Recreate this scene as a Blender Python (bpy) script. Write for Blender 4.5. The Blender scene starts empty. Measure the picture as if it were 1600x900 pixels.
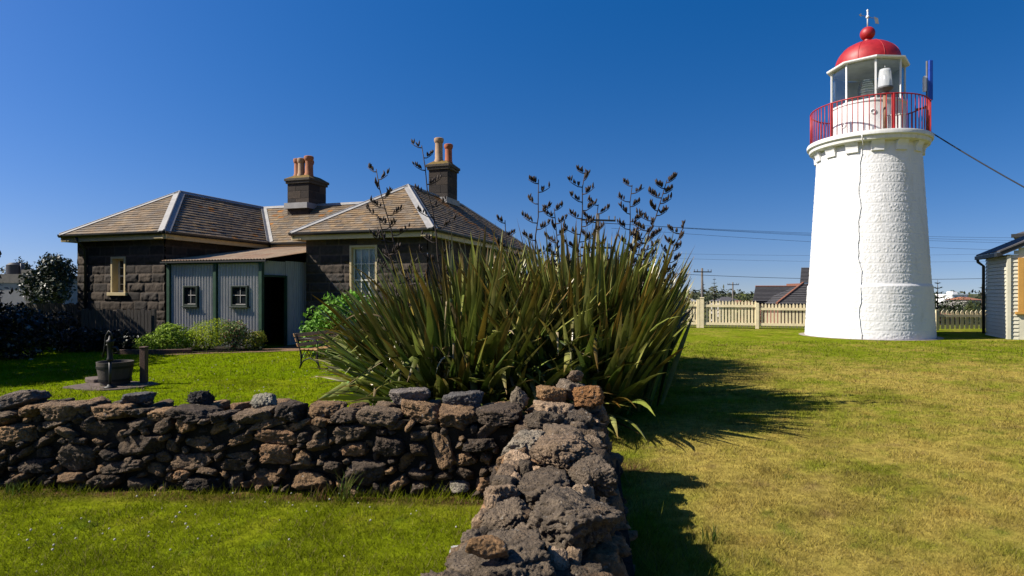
SKY_ALT, SKY_AIR, SKY_DUST, SKY_OZ, SKY_STR = 0.0, 1.5, 1.0, 3.0, 0.05
SKY_SAT, SKY_VAL, SKY_GAMMA = 1.41, 1.0, 1.14
SUN_STR = 5.0; EXPO = 0.94; DENOISE = True
import bpy, math, random
import numpy as np
from mathutils import Vector, Matrix

S = bpy.context.scene
COL = S.collection
F = 950.0; HZ = 457.0; EYE = 1.6
SUN_PHI = math.radians(187.0); SUN_EL = math.radians(42.0)
rng = np.random.default_rng(7)
random.seed(7)

def W(px, Y, py=None):
    """photo pixel column (and row) at distance Y -> world X (and z)"""
    X = (px - 800.0) / F * Y
    return X if py is None else (X, Y, EYE + (HZ - py) / F * Y)

# ------------------------------------------------------------------ noise
_perm = np.random.default_rng(3).permutation(256)
_perm = np.concatenate([_perm, _perm, _perm]).astype(np.int64)
_g = np.random.default_rng(4).normal(size=(256, 3)); _g /= np.linalg.norm(_g, axis=1)[:, None]
def perlin(P):
    P = np.asarray(P, float)
    i = np.floor(P).astype(np.int64); f = P - i
    u = f * f * f * (f * (f * 6 - 15) + 10)
    i &= 255
    def gr(dx, dy, dz):
        h = _perm[_perm[_perm[(i[:, 0] + dx) & 255] + ((i[:, 1] + dy) & 255)] + ((i[:, 2] + dz) & 255)]
        return (_g[h] * (f - np.array([dx, dy, dz]))).sum(1)
    def lp(a, b, t): return a + (b - a) * t
    x00 = lp(gr(0,0,0), gr(1,0,0), u[:,0]); x10 = lp(gr(0,1,0), gr(1,1,0), u[:,0])
    x01 = lp(gr(0,0,1), gr(1,0,1), u[:,0]); x11 = lp(gr(0,1,1), gr(1,1,1), u[:,0])
    return lp(lp(x00, x10, u[:,1]), lp(x01, x11, u[:,1]), u[:,2])
def fbm(P, oct=4, gain=0.5):
    P = np.asarray(P, float); a = 1.0; s = 0.0; k = 1.0
    for o in range(oct):
        s = s + a * perlin(P * k + 13.7 * o); a *= gain; k *= 2.03
    return s
def fbm2(x, y, sc, oct=4, off=0.0):
    return fbm(np.stack([x * sc + off, y * sc + off * 1.7, np.full_like(x, off + 0.5)], 1), oct)
def sstep(a, b, x):
    t = np.clip((np.asarray(x, float) - a) / (b - a), 0, 1); return t * t * (3 - 2 * t)

def ground_z(x, y):
    x = np.asarray(x, float); y = np.asarray(y, float)
    y0 = 28.5 + 14.0 * (1 - sstep(0.0, 8.0, x))
    d = np.maximum(0, y - y0)
    return -7.0 * (1 - np.exp(-0.012 * d ** 1.7 / 7.0))
def gz(x, y): return float(ground_z(np.array([x]), np.array([y]))[0])

# ------------------------------------------------------------------ objects
def tag(o, label=None, cat=None, group=None, kind=None):
    if label: o['label'] = label
    if cat: o['category'] = cat
    if group: o['group'] = group
    if kind: o['kind'] = kind
    return o
def thing(name, label, cat, loc=(0, 0, 0), rz=0.0, group=None):
    o = bpy.data.objects.new(name, None); COL.objects.link(o)
    o.location = loc; o.rotation_euler = (0, 0, rz); o.empty_display_size = 0.2
    return tag(o, label, cat, group)
def link(name, me, mats, parent=None, smooth=False):
    o = bpy.data.objects.new(name, me); COL.objects.link(o)
    for m in (mats if isinstance(mats, (list, tuple)) else [mats]): me.materials.append(m)
    if parent is not None: o.parent = parent
    if smooth: me.polygons.foreach_set('use_smooth', np.ones(len(me.polygons), bool))
    return o
def np_mesh(name, V, Fc, mats, parent=None, smooth=False, col=None, fmat=None):
    """V (n,3); Fc (m,k) one face size; col (n,3) -> point colour attribute 'col'"""
    V = np.asarray(V, np.float32); Fc = np.asarray(Fc, np.int32); k = Fc.shape[1]
    me = bpy.data.meshes.new(name)
    me.vertices.add(len(V)); me.vertices.foreach_set('co', V.ravel())
    me.loops.add(Fc.size); me.loops.foreach_set('vertex_index', Fc.ravel())
    me.polygons.add(len(Fc)); me.polygons.foreach_set('loop_start', np.arange(0, Fc.size, k, dtype=np.int32))
    if col is not None:
        a = me.color_attributes.new('col', 'FLOAT_COLOR', 'POINT')
        c = np.ones((len(V), 4), np.float32); c[:, :3] = col
        a.data.foreach_set('color', c.ravel())
    if fmat is not None: me.polygons.foreach_set('material_index', np.asarray(fmat, np.int32))
    me.update(calc_edges=True); me.validate()
    return link(name, me, mats, parent, smooth)

class MB:
    def __init__(s): s.v = []; s.f = []; s.m = []; s.c = []; s.cur = (1, 1, 1); s.mi = 0
    def add(s, vs, fs):
        b = len(s.v); s.v += [tuple(p) for p in vs]; s.c += [s.cur] * len(vs)
        s.f += [tuple(b + i for i in f) for f in fs]; s.m += [s.mi] * len(fs); return s
    def box(s, c, d, R=None):
        x, y, z = d[0] / 2, d[1] / 2, d[2] / 2
        vs = [Vector(p) for p in [(-x,-y,-z),(x,-y,-z),(x,y,-z),(-x,y,-z),(-x,-y,z),(x,-y,z),(x,y,z),(-x,y,z)]]
        if R is not None: vs = [R @ p for p in vs]
        return s.add([p + Vector(c) for p in vs], [(0,3,2,1),(4,5,6,7),(0,1,5,4),(1,2,6,5),(2,3,7,6),(3,0,4,7)])
    def bb(s, a, b):
        return s.box([(a[i] + b[i]) / 2 for i in range(3)], [abs(b[i] - a[i]) for i in range(3)])
    def bar(s, p, q, w, h, up=(0, 0, 1)):
        p = Vector(p); q = Vector(q); d = q - p; L = d.length
        if L < 1e-6: return s
        y = d / L; x = y.cross(Vector(up))
        if x.length < 1e-4: x = y.cross(Vector((1, 0, 0)))
        x.normalize(); z = x.cross(y)
        R = Matrix((x, y, z)).transposed()
        return s.box((p + q) / 2, (w, L, h), R)
    def tube(s, pts, r, n=8, caps=True):
        pts = [Vector(p) for p in pts]; rs = r if isinstance(r, (list, tuple)) else [r] * len(pts)
        vs = []; fs = []; prev = None
        for i, p in enumerate(pts):
            t = (pts[min(i + 1, len(pts) - 1)] - pts[max(i - 1, 0)]).normalized()
            if prev is None:
                x = t.cross(Vector((0, 0, 1)))
                if x.length < 0.01: x = t.cross(Vector((1, 0, 0)))
            else: x = prev - t * prev.dot(t)
            x.normalize(); y = t.cross(x); prev = x
            for k in range(n):
                a = 2 * math.pi * k / n
                vs.append(p + (x * math.cos(a) + y * math.sin(a)) * rs[i])
        for i in range(len(pts) - 1):
            for k in range(n):
                k2 = (k + 1) % n
                fs.append((i*n+k, i*n+k2, (i+1)*n+k2, (i+1)*n+k))
        if caps:
            fs.append(tuple(range(n - 1, -1, -1))); fs.append(tuple((len(pts)-1)*n + k for k in range(n)))
        return s.add(vs, fs)
    def lathe(s, prof, n=32, c=(0, 0, 0), a0=0.0, closed_top=False, closed_bot=False):
        vs = []; fs = []
        for r, z in prof:
            for k in range(n):
                a = a0 + 2 * math.pi * k / n
                vs.append((c[0] + r * math.cos(a), c[1] + r * math.sin(a), c[2] + z))
        for i in range(len(prof) - 1):
            for k in range(n):
                k2 = (k + 1) % n
                fs.append((i*n+k, i*n+k2, (i+1)*n+k2, (i+1)*n+k))
        if closed_bot: fs.append(tuple(range(n - 1, -1, -1)))
        if closed_top: fs.append(tuple((len(prof)-1)*n + k for k in range(n)))
        return s.add(vs, fs)
    def prism(s, poly, d):
        """extrude a planar polygon (3D points) by vector d"""
        n = len(poly); d = Vector(d)
        vs = [Vector(p) for p in poly] + [Vector(p) + d for p in poly]
        fs = [tuple(range(n - 1, -1, -1)), tuple(range(n, 2 * n))] + [(i, (i+1) % n, n + (i+1) % n, n + i) for i in range(n)]
        return s.add(vs, fs)
    def build(s, name, mats, parent=None, smooth=False, bevel=0.0, auto=None):
        me = bpy.data.meshes.new(name); me.from_pydata(s.v, [], s.f)
        a = me.color_attributes.new('col', 'FLOAT_COLOR', 'POINT')
        c = np.ones((len(s.v), 4), np.float32); c[:, :3] = np.array(s.c, np.float32).reshape(-1, 3); a.data.foreach_set('color', c.ravel())
        me.polygons.foreach_set('material_index', np.array(s.m, np.int32))
        me.update()
        o = link(name, me, mats, parent, smooth)
        if bevel:
            m = o.modifiers.new('b', 'BEVEL'); m.width = bevel; m.segments = 2; m.limit_method = 'ANGLE'
        if auto:
            me.polygons.foreach_set('use_smooth', np.ones(len(me.polygons), bool))
            try: me.set_sharp_from_angle(angle=math.radians(auto))
            except Exception: pass
        return o

# ------------------------------------------------------------------ materials
KALB = {'white_masonry_paint': 0.84, 'stained_white_paint': 0.82, 'white_metal_paint': 0.95, 'cream_fence_paint': 0.9, 'flax_leaf': 0.85, 'dead_flax_leaf': 0.75, 'galvanised_sheet': 0.78,
        'leaf': 0.9, 'grey_blind': 0.85, 'weatherboard_paint': 0.85, 'frosted_lamp_glass': 1.0, 'clover_flower': 0.75, 'sash_paint': 0.8, 'white_curtain': 0.85, 'cream_paint': 0.75, 'ochre_window_paint': 0.9, 'roof_slate': 0.72, 'terracotta': 0.72, 'red_gloss_paint': 0.8}
def mat(name, col=(0.5, 0.5, 0.5), rough=0.6, attr=False, var=0.15, scale=6.0, bump=0.0, bscale=40.0, metal=0.0,
        spec=0.5, transl=0.0, stain=None, stain_scale=2.0, stain_amt=(0.55, 0.7), coord='Object', stretch=None, rvar=0.1):
    m = bpy.data.materials.new(name); m.use_nodes = True
    nt = m.node_tree; N = nt.nodes; L = nt.links
    b = N['Principled BSDF']; out = N['Material Output']
    tc = N.new('ShaderNodeTexCoord'); vec = tc.outputs[coord]
    if stretch:
        mp = N.new('ShaderNodeMapping'); mp.inputs['Scale'].default_value = stretch
        L.new(vec, mp.inputs['Vector']); vec = mp.outputs[0]
    nz = N.new('ShaderNodeTexNoise'); nz.inputs['Scale'].default_value = scale; nz.inputs['Detail'].default_value = 8; nz.inputs['Roughness'].default_value = 0.62
    L.new(vec, nz.inputs['Vector'])
    mr = N.new('ShaderNodeMapRange'); mr.inputs['From Min'].default_value = 0.3; mr.inputs['From Max'].default_value = 0.7
    ka = KALB.get(name, 0.66) * 0.89
    mr.inputs['To Min'].default_value = (1 - var) * ka; mr.inputs['To Max'].default_value = (1 + var) * ka
    L.new(nz.outputs['Fac'], mr.inputs['Value'])
    if attr:
        at = N.new('ShaderNodeAttribute'); at.attribute_name = 'col'; base = at.outputs['Color']
    else:
        rgb = N.new('ShaderNodeRGB'); rgb.outputs[0].default_value = (*col, 1); base = rgb.outputs[0]
    mx = N.new('ShaderNodeVectorMath'); mx.operation = 'SCALE'
    L.new(base, mx.inputs[0]); L.new(mr.outputs[0], mx.inputs['Scale']); c = mx.outputs[0]
    if stain:
        n2 = N.new('ShaderNodeTexNoise'); n2.inputs['Scale'].default_value = stain_scale; n2.inputs['Detail'].default_value = 7
        n2.inputs['Roughness'].default_value = 0.7; L.new(vec, n2.inputs['Vector'])
        r2 = N.new('ShaderNodeMapRange'); r2.inputs['From Min'].default_value = stain_amt[0]; r2.inputs['From Max'].default_value = stain_amt[1]
        L.new(n2.outputs['Fac'], r2.inputs['Value'])
        mm = N.new('ShaderNodeMix'); mm.data_type = 'RGBA'; L.new(r2.outputs[0], mm.inputs[0]); L.new(c, mm.inputs[6]); mm.inputs[7].default_value = (*[q * ka for q in stain], 1)
        c = mm.outputs[2]
    L.new(c, b.inputs['Base Color'])
    b.inputs['Metallic'].default_value = metal; b.inputs['Specular IOR Level'].default_value = spec
    rr = N.new('ShaderNodeMapRange'); rr.inputs['To Min'].default_value = max(0.03, rough - rvar); rr.inputs['To Max'].default_value = min(1, rough + rvar)
    L.new(nz.outputs['Fac'], rr.inputs['Value']); L.new(rr.outputs[0], b.inputs['Roughness'])
    if bump:
        nb = N.new('ShaderNodeTexNoise'); nb.inputs['Scale'].default_value = bscale; nb.inputs['Detail'].default_value = 8; nb.inputs['Roughness'].default_value = 0.65
        L.new(vec, nb.inputs['Vector'])
        bp = N.new('ShaderNodeBump'); bp.inputs['Strength'].default_value = 1.0; bp.inputs['Distance'].default_value = bump
        L.new(nb.outputs['Fac'], bp.inputs['Height']); L.new(bp.outputs[0], b.inputs['Normal'])
    if transl:
        t = N.new('ShaderNodeBsdfTranslucent'); L.new(c, t.inputs['Color'])
        ms = N.new('ShaderNodeMixShader'); ms.inputs[0].default_value = transl
        L.new(b.outputs[0], ms.inputs[1]); L.new(t.outputs[0], ms.inputs[2]); L.new(ms.outputs[0], out.inputs['Surface'])
    return m

def rock_mat(name, pits=60.0, bump=0.02, lichen=0.63):
    m = bpy.data.materials.new(name); m.use_nodes = True
    nt = m.node_tree; N = nt.nodes; L = nt.links; b = N['Principled BSDF']
    tc = N.new('ShaderNodeTexCoord'); at = N.new('ShaderNodeAttribute'); at.attribute_name = 'col'
    def noise(sc, det=8, ro=0.65):
        n = N.new('ShaderNodeTexNoise'); n.inputs['Scale'].default_value = sc; n.inputs['Detail'].default_value = det; n.inputs['Roughness'].default_value = ro
        L.new(tc.outputs['Object'], n.inputs['Vector']); return n.outputs['Fac']
    def rngm(src, a, c, lo, hi):
        r = N.new('ShaderNodeMapRange'); r.inputs['From Min'].default_value = a; r.inputs['From Max'].default_value = c
        r.inputs['To Min'].default_value = lo; r.inputs['To Max'].default_value = hi; L.new(src, r.inputs['Value']); return r.outputs[0]
    def mixc(f, a, col):
        mm = N.new('ShaderNodeMix'); mm.data_type = 'RGBA'; L.new(f, mm.inputs[0]); L.new(a, mm.inputs[6]); mm.inputs[7].default_value = (*col, 1); return mm.outputs[2]
    sc = N.new('ShaderNodeVectorMath'); sc.operation = 'SCALE'; L.new(at.outputs['Color'], sc.inputs[0]); L.new(rngm(noise(14), 0.3, 0.7, 0.36, 1.35), sc.inputs['Scale'])
    c = mixc(rngm(noise(5.5), 0.56, 0.72, 0, 0.55), sc.outputs[0], (0.2, 0.13, 0.07))
    c = mixc(rngm(noise(24), lichen, lichen + 0.06, 0, 0.7), c, (0.36, 0.34, 0.3))
    L.new(c, b.inputs['Base Color']); b.inputs['Roughness'].default_value = 0.9; b.inputs['Specular IOR Level'].default_value = 0.25
    vo = N.new('ShaderNodeTexVoronoi'); vo.inputs['Scale'].default_value = pits; L.new(tc.outputs['Object'], vo.inputs['Vector'])
    pit = rngm(vo.outputs['Distance'], 0.1, 0.45, 0, 1)
    ad = N.new('ShaderNodeMath'); ad.operation = 'MULTIPLY_ADD'; L.new(noise(28, 10, 0.7), ad.inputs[0]); ad.inputs[1].default_value = 2.2; 
    pm = N.new('ShaderNodeMath'); pm.operation = 'MULTIPLY'; L.new(pit, pm.inputs[0]); pm.inputs[1].default_value = 0.45
    L.new(pm.outputs[0], ad.inputs[2])
    bp = N.new('ShaderNodeBump'); bp.inputs['Strength'].default_value = 1.0; bp.inputs['Distance'].default_value = bump
    L.new(ad.outputs[0], bp.inputs['Height']); L.new(bp.outputs[0], b.inputs['Normal'])
    return m

def glass_mat(name, tint=(0.9, 0.95, 0.95), refl=0.12):
    m = bpy.data.materials.new(name); m.use_nodes = True
    nt = m.node_tree; N = nt.nodes; L = nt.links; N.remove(N['Principled BSDF'])
    t = N.new('ShaderNodeBsdfTransparent'); t.inputs[0].default_value = (*tint, 1)
    g = N.new('ShaderNodeBsdfGlossy'); g.inputs['Roughness'].default_value = 0.03
    fr = N.new('ShaderNodeFresnel'); fr.inputs[0].default_value = 1.5
    ad = N.new('ShaderNodeMath'); ad.operation = 'MULTIPLY_ADD'; ad.inputs[1].default_value = 1.0; ad.inputs[2].default_value = refl; ad.inputs[1].default_value = 0.45; L.new(fr.outputs[0], ad.inputs[0])
    ms = N.new('ShaderNodeMixShader'); L.new(ad.outputs[0], ms.inputs[0]); L.new(t.outputs[0], ms.inputs[1]); L.new(g.outputs[0], ms.inputs[2])
    L.new(ms.outputs[0], N['Material Output'].inputs['Surface']); return m

def frosted(name):
    m = mat(name, (0.8, 0.83, 0.83), 0.12, var=0.05, spec=0.8); nt = m.node_tree; N = nt.nodes
    t = N.new('ShaderNodeBsdfTransparent'); ms = N.new('ShaderNodeMixShader'); ms.inputs[0].default_value = 0.5
    nt.links.new(N['Principled BSDF'].outputs[0], ms.inputs[1]); nt.links.new(t.outputs[0], ms.inputs[2]); nt.links.new(ms.outputs[0], N['Material Output'].inputs['Surface']); return m

M = {}
M['lawn'] = mat('lawn', attr=True, var=0.45, scale=9, rough=1.0, bump=0.02, bscale=55, spec=0.0, rvar=0)
M['grass'] = mat('grass_blade', attr=True, var=0.2, scale=4, rough=0.9, spec=0.04, transl=0.3)
M['rock'] = rock_mat('basalt_rubble')
M['earth_shade'] = mat('dark_earth_gap_shade', (0.035, 0.028, 0.02), 0.95, var=0.4, scale=12, bump=0.02, bscale=30, spec=0.1)  # soil in bed and tub; also the painted shade between wall stones
M['path'] = mat('gravel_path', (0.27, 0.17, 0.1), 0.95, var=0.3, scale=20, bump=0.008, bscale=90, spec=0.1)
M['flag'] = mat('flagstone', (0.16, 0.12, 0.1), 0.9, var=0.35, scale=5, bump=0.012, bscale=20, spec=0.2)
M['concrete'] = mat('concrete_apron', (0.4, 0.34, 0.27), 0.9, var=0.2, scale=5, bump=0.004, bscale=40)
M['flax'] = mat('flax_leaf', attr=True, var=0.3, scale=5, rough=0.36, spec=0.5, transl=0.16)
M['frosted'] = frosted('frosted_lamp_glass')
M['deadleaf'] = mat('dead_flax_leaf', attr=True, var=0.25, scale=8, rough=0.7, spec=0.3, transl=0.1)
M['stalk'] = mat('flax_stalk', (0.045, 0.029, 0.02), 0.7, var=0.4, scale=20, spec=0.3)
M['leaf'] = mat('leaf', attr=True, var=0.2, scale=5, rough=0.6, spec=0.12, transl=0.25)
M['darkleaf'] = mat('dark_leaf', attr=True, var=0.2, scale=5, rough=0.45, spec=0.25, transl=0.08)
M['bark'] = mat('bark', (0.07, 0.05, 0.035), 0.95, var=0.4, scale=8, bump=0.02, bscale=15)
M['bluestone'] = mat('bluestone', attr=True, var=0.35, scale=9, rough=0.9, bump=0.012, bscale=22, spec=0.25)
M['slate'] = mat('roof_slate', attr=True, var=0.3, scale=12, rough=0.75, bump=0.004, bscale=60, spec=0.3)
M['lead'] = mat('lead_flashing', (0.4, 0.39, 0.37), 0.7, var=0.2, scale=4, bump=0.003, bscale=20, metal=0.15)
M['leaddark'] = mat('dark_lead_valley', (0.1, 0.11, 0.13), 0.6, var=0.25, scale=4, bump=0.003, bscale=20)
M['gutter'] = mat('dark_gutter', (0.02, 0.022, 0.022), 0.5, var=0.25, scale=5)
M['cream'] = mat('cream_paint', (0.62, 0.5, 0.27), 0.6, var=0.12, scale=5, bump=0.002, bscale=60, stain=(0.3, 0.22, 0.12), stain_scale=3, stain_amt=(0.62, 0.9))
M['sash'] = mat('sash_paint', (0.72, 0.7, 0.6), 0.5, var=0.1, scale=6)
M['terra'] = mat('terracotta', attr=True, var=0.25, scale=7, rough=0.8, bump=0.004, bscale=30)
M['darkgreen'] = mat('dark_window_green', (0.008, 0.028, 0.018), 0.5, var=0.2, scale=5)
M['green'] = mat('dark_green_paint', (0.018, 0.075, 0.04), 0.5, var=0.2, scale=5)
M['iron'] = mat('black_iron', (0.01, 0.01, 0.01), 0.55, var=0.3, scale=8, spec=0.3)
M['galv'] = mat('galvanised_sheet', (0.5, 0.49, 0.48), 0.65, spec=0.2, var=0.14, scale=3, metal=0.0, bump=0.001, bscale=40, stretch=(3, 3, 0.6))
M['rust'] = mat('rusty_sheet', (0.5, 0.36, 0.22), 0.75, var=0.25, scale=3, stain=(0.36, 0.13, 0.05), stain_scale=0.9, stain_amt=(0.48, 0.72), stretch=(2, 0.6, 1))
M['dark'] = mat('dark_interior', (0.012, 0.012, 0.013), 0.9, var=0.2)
M['pane'] = mat('dark_window_glass', (0.02, 0.025, 0.03), 0.06, var=0.2, scale=2, spec=0.8, rvar=0.03)
M['curtain'] = mat('white_curtain', (0.6, 0.63, 0.66), 0.9, var=0.15, scale=10, stretch=(8, 8, 0.5))
M['white'] = mat('white_masonry_paint', (0.83, 0.83, 0.82), 0.6, var=0.04, scale=3, bump=0.004, bscale=45, spec=0.3, stain=(0.6, 0.57, 0.49), stain_scale=1.6, stain_amt=(0.55, 0.85), stretch=(1.6, 1.6, 0.5))
M['slab'] = mat('stained_white_paint', (0.8, 0.8, 0.77), 0.65, var=0.1, scale=4, bump=0.004, bscale=40, spec=0.3, stain=(0.5, 0.36, 0.2), stain_scale=1.4, stain_amt=(0.62, 0.86), stretch=(2.5, 2.5, 0.5))
M['whitem'] = mat('white_metal_paint', (0.78, 0.78, 0.76), 0.4, var=0.05, scale=5)
M['red'] = mat('red_gloss_paint', (0.4, 0.013, 0.016), 0.52, var=0.22, scale=5, bump=0.002, bscale=25, spec=0.45, stain=(0.34, 0.03, 0.03), stain_scale=2.5, stain_amt=(0.6, 0.8))
M['glass'] = glass_mat('clear_glass', (0.9, 0.93, 0.92), 0.0)
M['lens'] = glass_mat('lens_glass', (0.75, 0.82, 0.82), 0.3)
M['blind'] = mat('grey_blind', (0.78, 0.78, 0.74), 0.9, var=0.15, scale=3)
M['chrome'] = mat('bright_metal', (0.55, 0.55, 0.55), 0.3, metal=0.8, var=0.1)
M['greym'] = mat('grey_metal', (0.15, 0.15, 0.15), 0.6, metal=0.2, var=0.2)
M['bronze'] = mat('brown_painted_pole', (0.3, 0.17, 0.09), 0.6, var=0.3, scale=10)
M['blue'] = mat('blue_antenna_cover', (0.03, 0.11, 0.62), 0.3, var=0.1)
M['wire'] = mat('black_cable', (0.015, 0.015, 0.017), 0.7)
M['wood'] = mat('weathered_wood', (0.1, 0.085, 0.07), 0.9, var=0.35, scale=6, bump=0.004, bscale=40, stretch=(4, 4, 0.5))
M['tub'] = mat('barrel_oak', (0.07, 0.055, 0.042), 0.8, var=0.4, scale=5, bump=0.004, bscale=40, stretch=(5, 5, 0.6))
M['slat'] = mat('varnished_slat', (0.62, 0.33, 0.12), 0.5, var=0.25, scale=5, stretch=(5, 0.6, 5))
M['fence'] = mat('cream_fence_paint', (0.72, 0.62, 0.4), 0.65, var=0.12, scale=4, bump=0.002, bscale=50)
M['board'] = mat('weatherboard_paint', (0.63, 0.6, 0.46), 0.6, var=0.08, scale=4)
M['ochre'] = mat('ochre_window_paint', (0.5, 0.27, 0.06), 0.5, var=0.1, scale=4)
M['tile'] = mat('grey_roof_tiles', (0.09, 0.085, 0.085), 0.8, var=0.3, scale=6)
M['brick'] = mat('red_brick', (0.27, 0.11, 0.07), 0.9, var=0.3, scale=10)
M['render'] = mat('pale_render', (0.5, 0.47, 0.44), 0.85, var=0.1, scale=3)
M['pole'] = mat('grey_pole_timber', (0.16, 0.14, 0.12), 0.9, var=0.25, scale=5)

# ------------------------------------------------------------------ shape helpers
def ico(n):
    t = (1 + 5 ** 0.5) / 2
    v = np.array([(-1,t,0),(1,t,0),(-1,-t,0),(1,-t,0),(0,-1,t),(0,1,t),(0,-1,-t),(0,1,-t),(t,0,-1),(t,0,1),(-t,0,-1),(-t,0,1)], float)
    v /= np.linalg.norm(v, axis=1)[:, None]
    f = np.array([(0,11,5),(0,5,1),(0,1,7),(0,7,10),(0,10,11),(1,5,9),(5,11,4),(11,10,2),(10,7,6),(7,1,8),(3,9,4),(3,4,2),(3,2,6),(3,6,8),(3,8,9),(4,9,5),(2,4,11),(6,2,10),(8,6,7),(9,8,1)])
    for _ in range(n):
        e = np.sort(np.concatenate([f[:, [0,1]], f[:, [1,2]], f[:, [2,0]]]), 1)
        u, inv = np.unique(e, axis=0, return_inverse=True); inv = inv.ravel()
        mid = v[u[:, 0]] + v[u[:, 1]]; mid /= np.linalg.norm(mid, axis=1)[:, None]
        k = len(f); a = len(v) + inv[:k]; b = len(v) + inv[k:2*k]; c = len(v) + inv[2*k:]
        v = np.concatenate([v, mid])
        f = np.concatenate([np.stack([f[:,0], a, c], 1), np.stack([f[:,1], b, a], 1), np.stack([f[:,2], c, b], 1), np.stack([a, b, c], 1)])
    return v, f
ICO = {n: ico(n) for n in (1, 2, 3, 4, 5)}
def rotm(yaw, pitch, roll):
    return np.array(Matrix.Rotation(yaw, 3, 'Z') @ Matrix.Rotation(pitch, 3, 'Y') @ Matrix.Rotation(roll, 3, 'X'))
def rock(dims, sub=3, r=rng, rough=1.0, R=None):
    d, f = ICO[sub]
    n = 11
    pn = r.normal(size=(n, 3)) * np.array((1.0, 1.0, 0.7)); pn /= np.linalg.norm(pn, axis=1)[:, None]
    pn = np.concatenate([pn, np.array([(0,0,1),(0,0,-1),(0,-1,0),(0,1,0),(1,0,0),(-1,0,0)]) + r.normal(size=(6, 3)) * 0.14])
    pn /= np.linalg.norm(pn, axis=1)[:, None]
    h = np.concatenate([r.uniform(0.78, 1.1, n), r.uniform(0.78, 0.9, 6) + (0.25 if rough > 1.5 else 0)])
    q = d @ pn.T
    rr = np.where(q > 0.05, h[None] / np.maximum(q, 0.05), 9.0)
    rr = np.concatenate([rr, np.full((len(d), 1), 1.27)], 1)
    k = 26.0
    rad = -np.log(np.exp(-k * np.minimum(rr, 2.0)).sum(1)) / k
    off = r.uniform(0, 90, 3)
    asp = np.array(dims) / max(dims)
    P = d * rad[:, None]
    rad = rad * (1 + rough * (0.12 * fbm(P * asp * 2.1 + off, 3) + 0.1 * fbm(P * asp * 6.0 + off, 4, 0.66) - 0.06 * np.abs(perlin(P * asp * 9.0 + off + 50))))
    rdg = np.abs(perlin(P * asp * 4.2 + off + 31)); rad = rad - rough * 0.07 * np.clip(0.14 - rdg, 0, 0.14) / 0.14
    if sub >= 4:
        ves = perlin(P * asp * 13.0 + off + 7); rad = rad - rough * 0.022 * sstep(0.15, 0.42, ves) + rough * 0.01 * perlin(P * asp * 25.0 + off)
    V = d * rad[:, None] * np.array(dims) / 2
    if R is not None: V = V @ R.T
    return V, f
ROCKC = [(0.085, 0.066, 0.047), (0.115, 0.085, 0.057), (0.06, 0.048, 0.037), (0.145, 0.1, 0.06), (0.085, 0.068, 0.05), (0.17, 0.115, 0.065), (0.05, 0.041, 0.033)]
def rock_col(r=rng):
    c = np.array(ROCKC[r.integers(len(ROCKC))]) * r.uniform(0.8, 1.4) * np.array((1.2, 1.07, 0.92))
    if r.random() < 0.05: c = np.array((0.26, 0.15, 0.075)) * r.uniform(0.8, 1.1)
    if r.random() < 0.012: c = np.array((0.24, 0.21, 0.165))
    return c

def leaf_cloud(blobs, n, size, cols, r, aspect=0.55, outw=0.5, flat=0.0, droop=0.0, surf=0.55, inner=0.0):
    """n leaf quads spread through ellipsoid blobs [(cx,cy,cz,rx,ry,rz)]"""
    B = np.array(blobs, float); w = (B[:, 3] * B[:, 4] * B[:, 5]) ** (2 / 3); w /= w.sum()
    bi = r.choice(len(B), n, p=w)
    d = r.normal(size=(n, 3)); d /= np.linalg.norm(d, axis=1)[:, None]
    rad = r.random(n) ** (1 / 3.0); rad = np.where(r.random(n) < surf, 0.78 + 0.3 * r.random(n), rad)
    nz = perlin(np.stack([d[:, 0] * 2.2 + bi * 3.1, d[:, 1] * 2.2, d[:, 2] * 2.2 + 5], 1))
    rad = rad * (1 + 0.55 * nz)
    P = B[bi, :3] + d * rad[:, None] * B[bi, 3:]
    nrm = d * outw + r.normal(size=(n, 3)) * 0.6 + np.array((0, 0, 0.35))
    nrm /= np.linalg.norm(nrm, axis=1)[:, None]
    t = r.normal(size=(n, 3)); t[:, 2] -= droop; t -= nrm * (t * nrm).sum(1)[:, None]; t /= np.linalg.norm(t, axis=1)[:, None]
    b = np.cross(nrm, t)
    L = size * r.uniform(0.6, 1.4, n); wd = L * aspect
    V = np.stack([P - t * L[:, None] * 0.5, P + b * wd[:, None] * 0.5 + nrm * L[:, None] * 0.08, P + t * L[:, None] * 0.55, P - b * wd[:, None] * 0.5 + nrm * L[:, None] * 0.08], 1).reshape(-1, 3)
    Fc = np.arange(4 * n).reshape(-1, 4)
    C = np.array(cols)[r.integers(len(cols), size=n)] * r.uniform(0.65, 1.35, n)[:, None]
    return V, Fc, np.repeat(C, 4, 0)

def shrub(name, label, cat, loc, blobs, n, size, cols, seed, group=None, aspect=0.55, stems=5, m='leaf', **k):
    r = np.random.default_rng(seed)
    t = thing(name, label, cat, loc, 0, group)
    V, Fc, C = leaf_cloud(blobs, n, size, cols, r, aspect, **k)
    np_mesh('foliage', V, Fc, M[m], t, col=C)
    mb = MB()
    for i in range(stems):
        b = blobs[i % len(blobs)]
        mb.tube([(b[0] * 0.3 + r.normal() * 0.04, b[1] * 0.3 + r.normal() * 0.04, -0.03), (b[0] * 0.7, b[1] * 0.7, b[2] * 0.5), (b[0] + r.normal() * 0.1, b[1], b[2] + b[5] * 0.4)], [0.025, 0.018, 0.008], 6)
    mb.build('stem', M['bark'], t)
    return t
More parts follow.
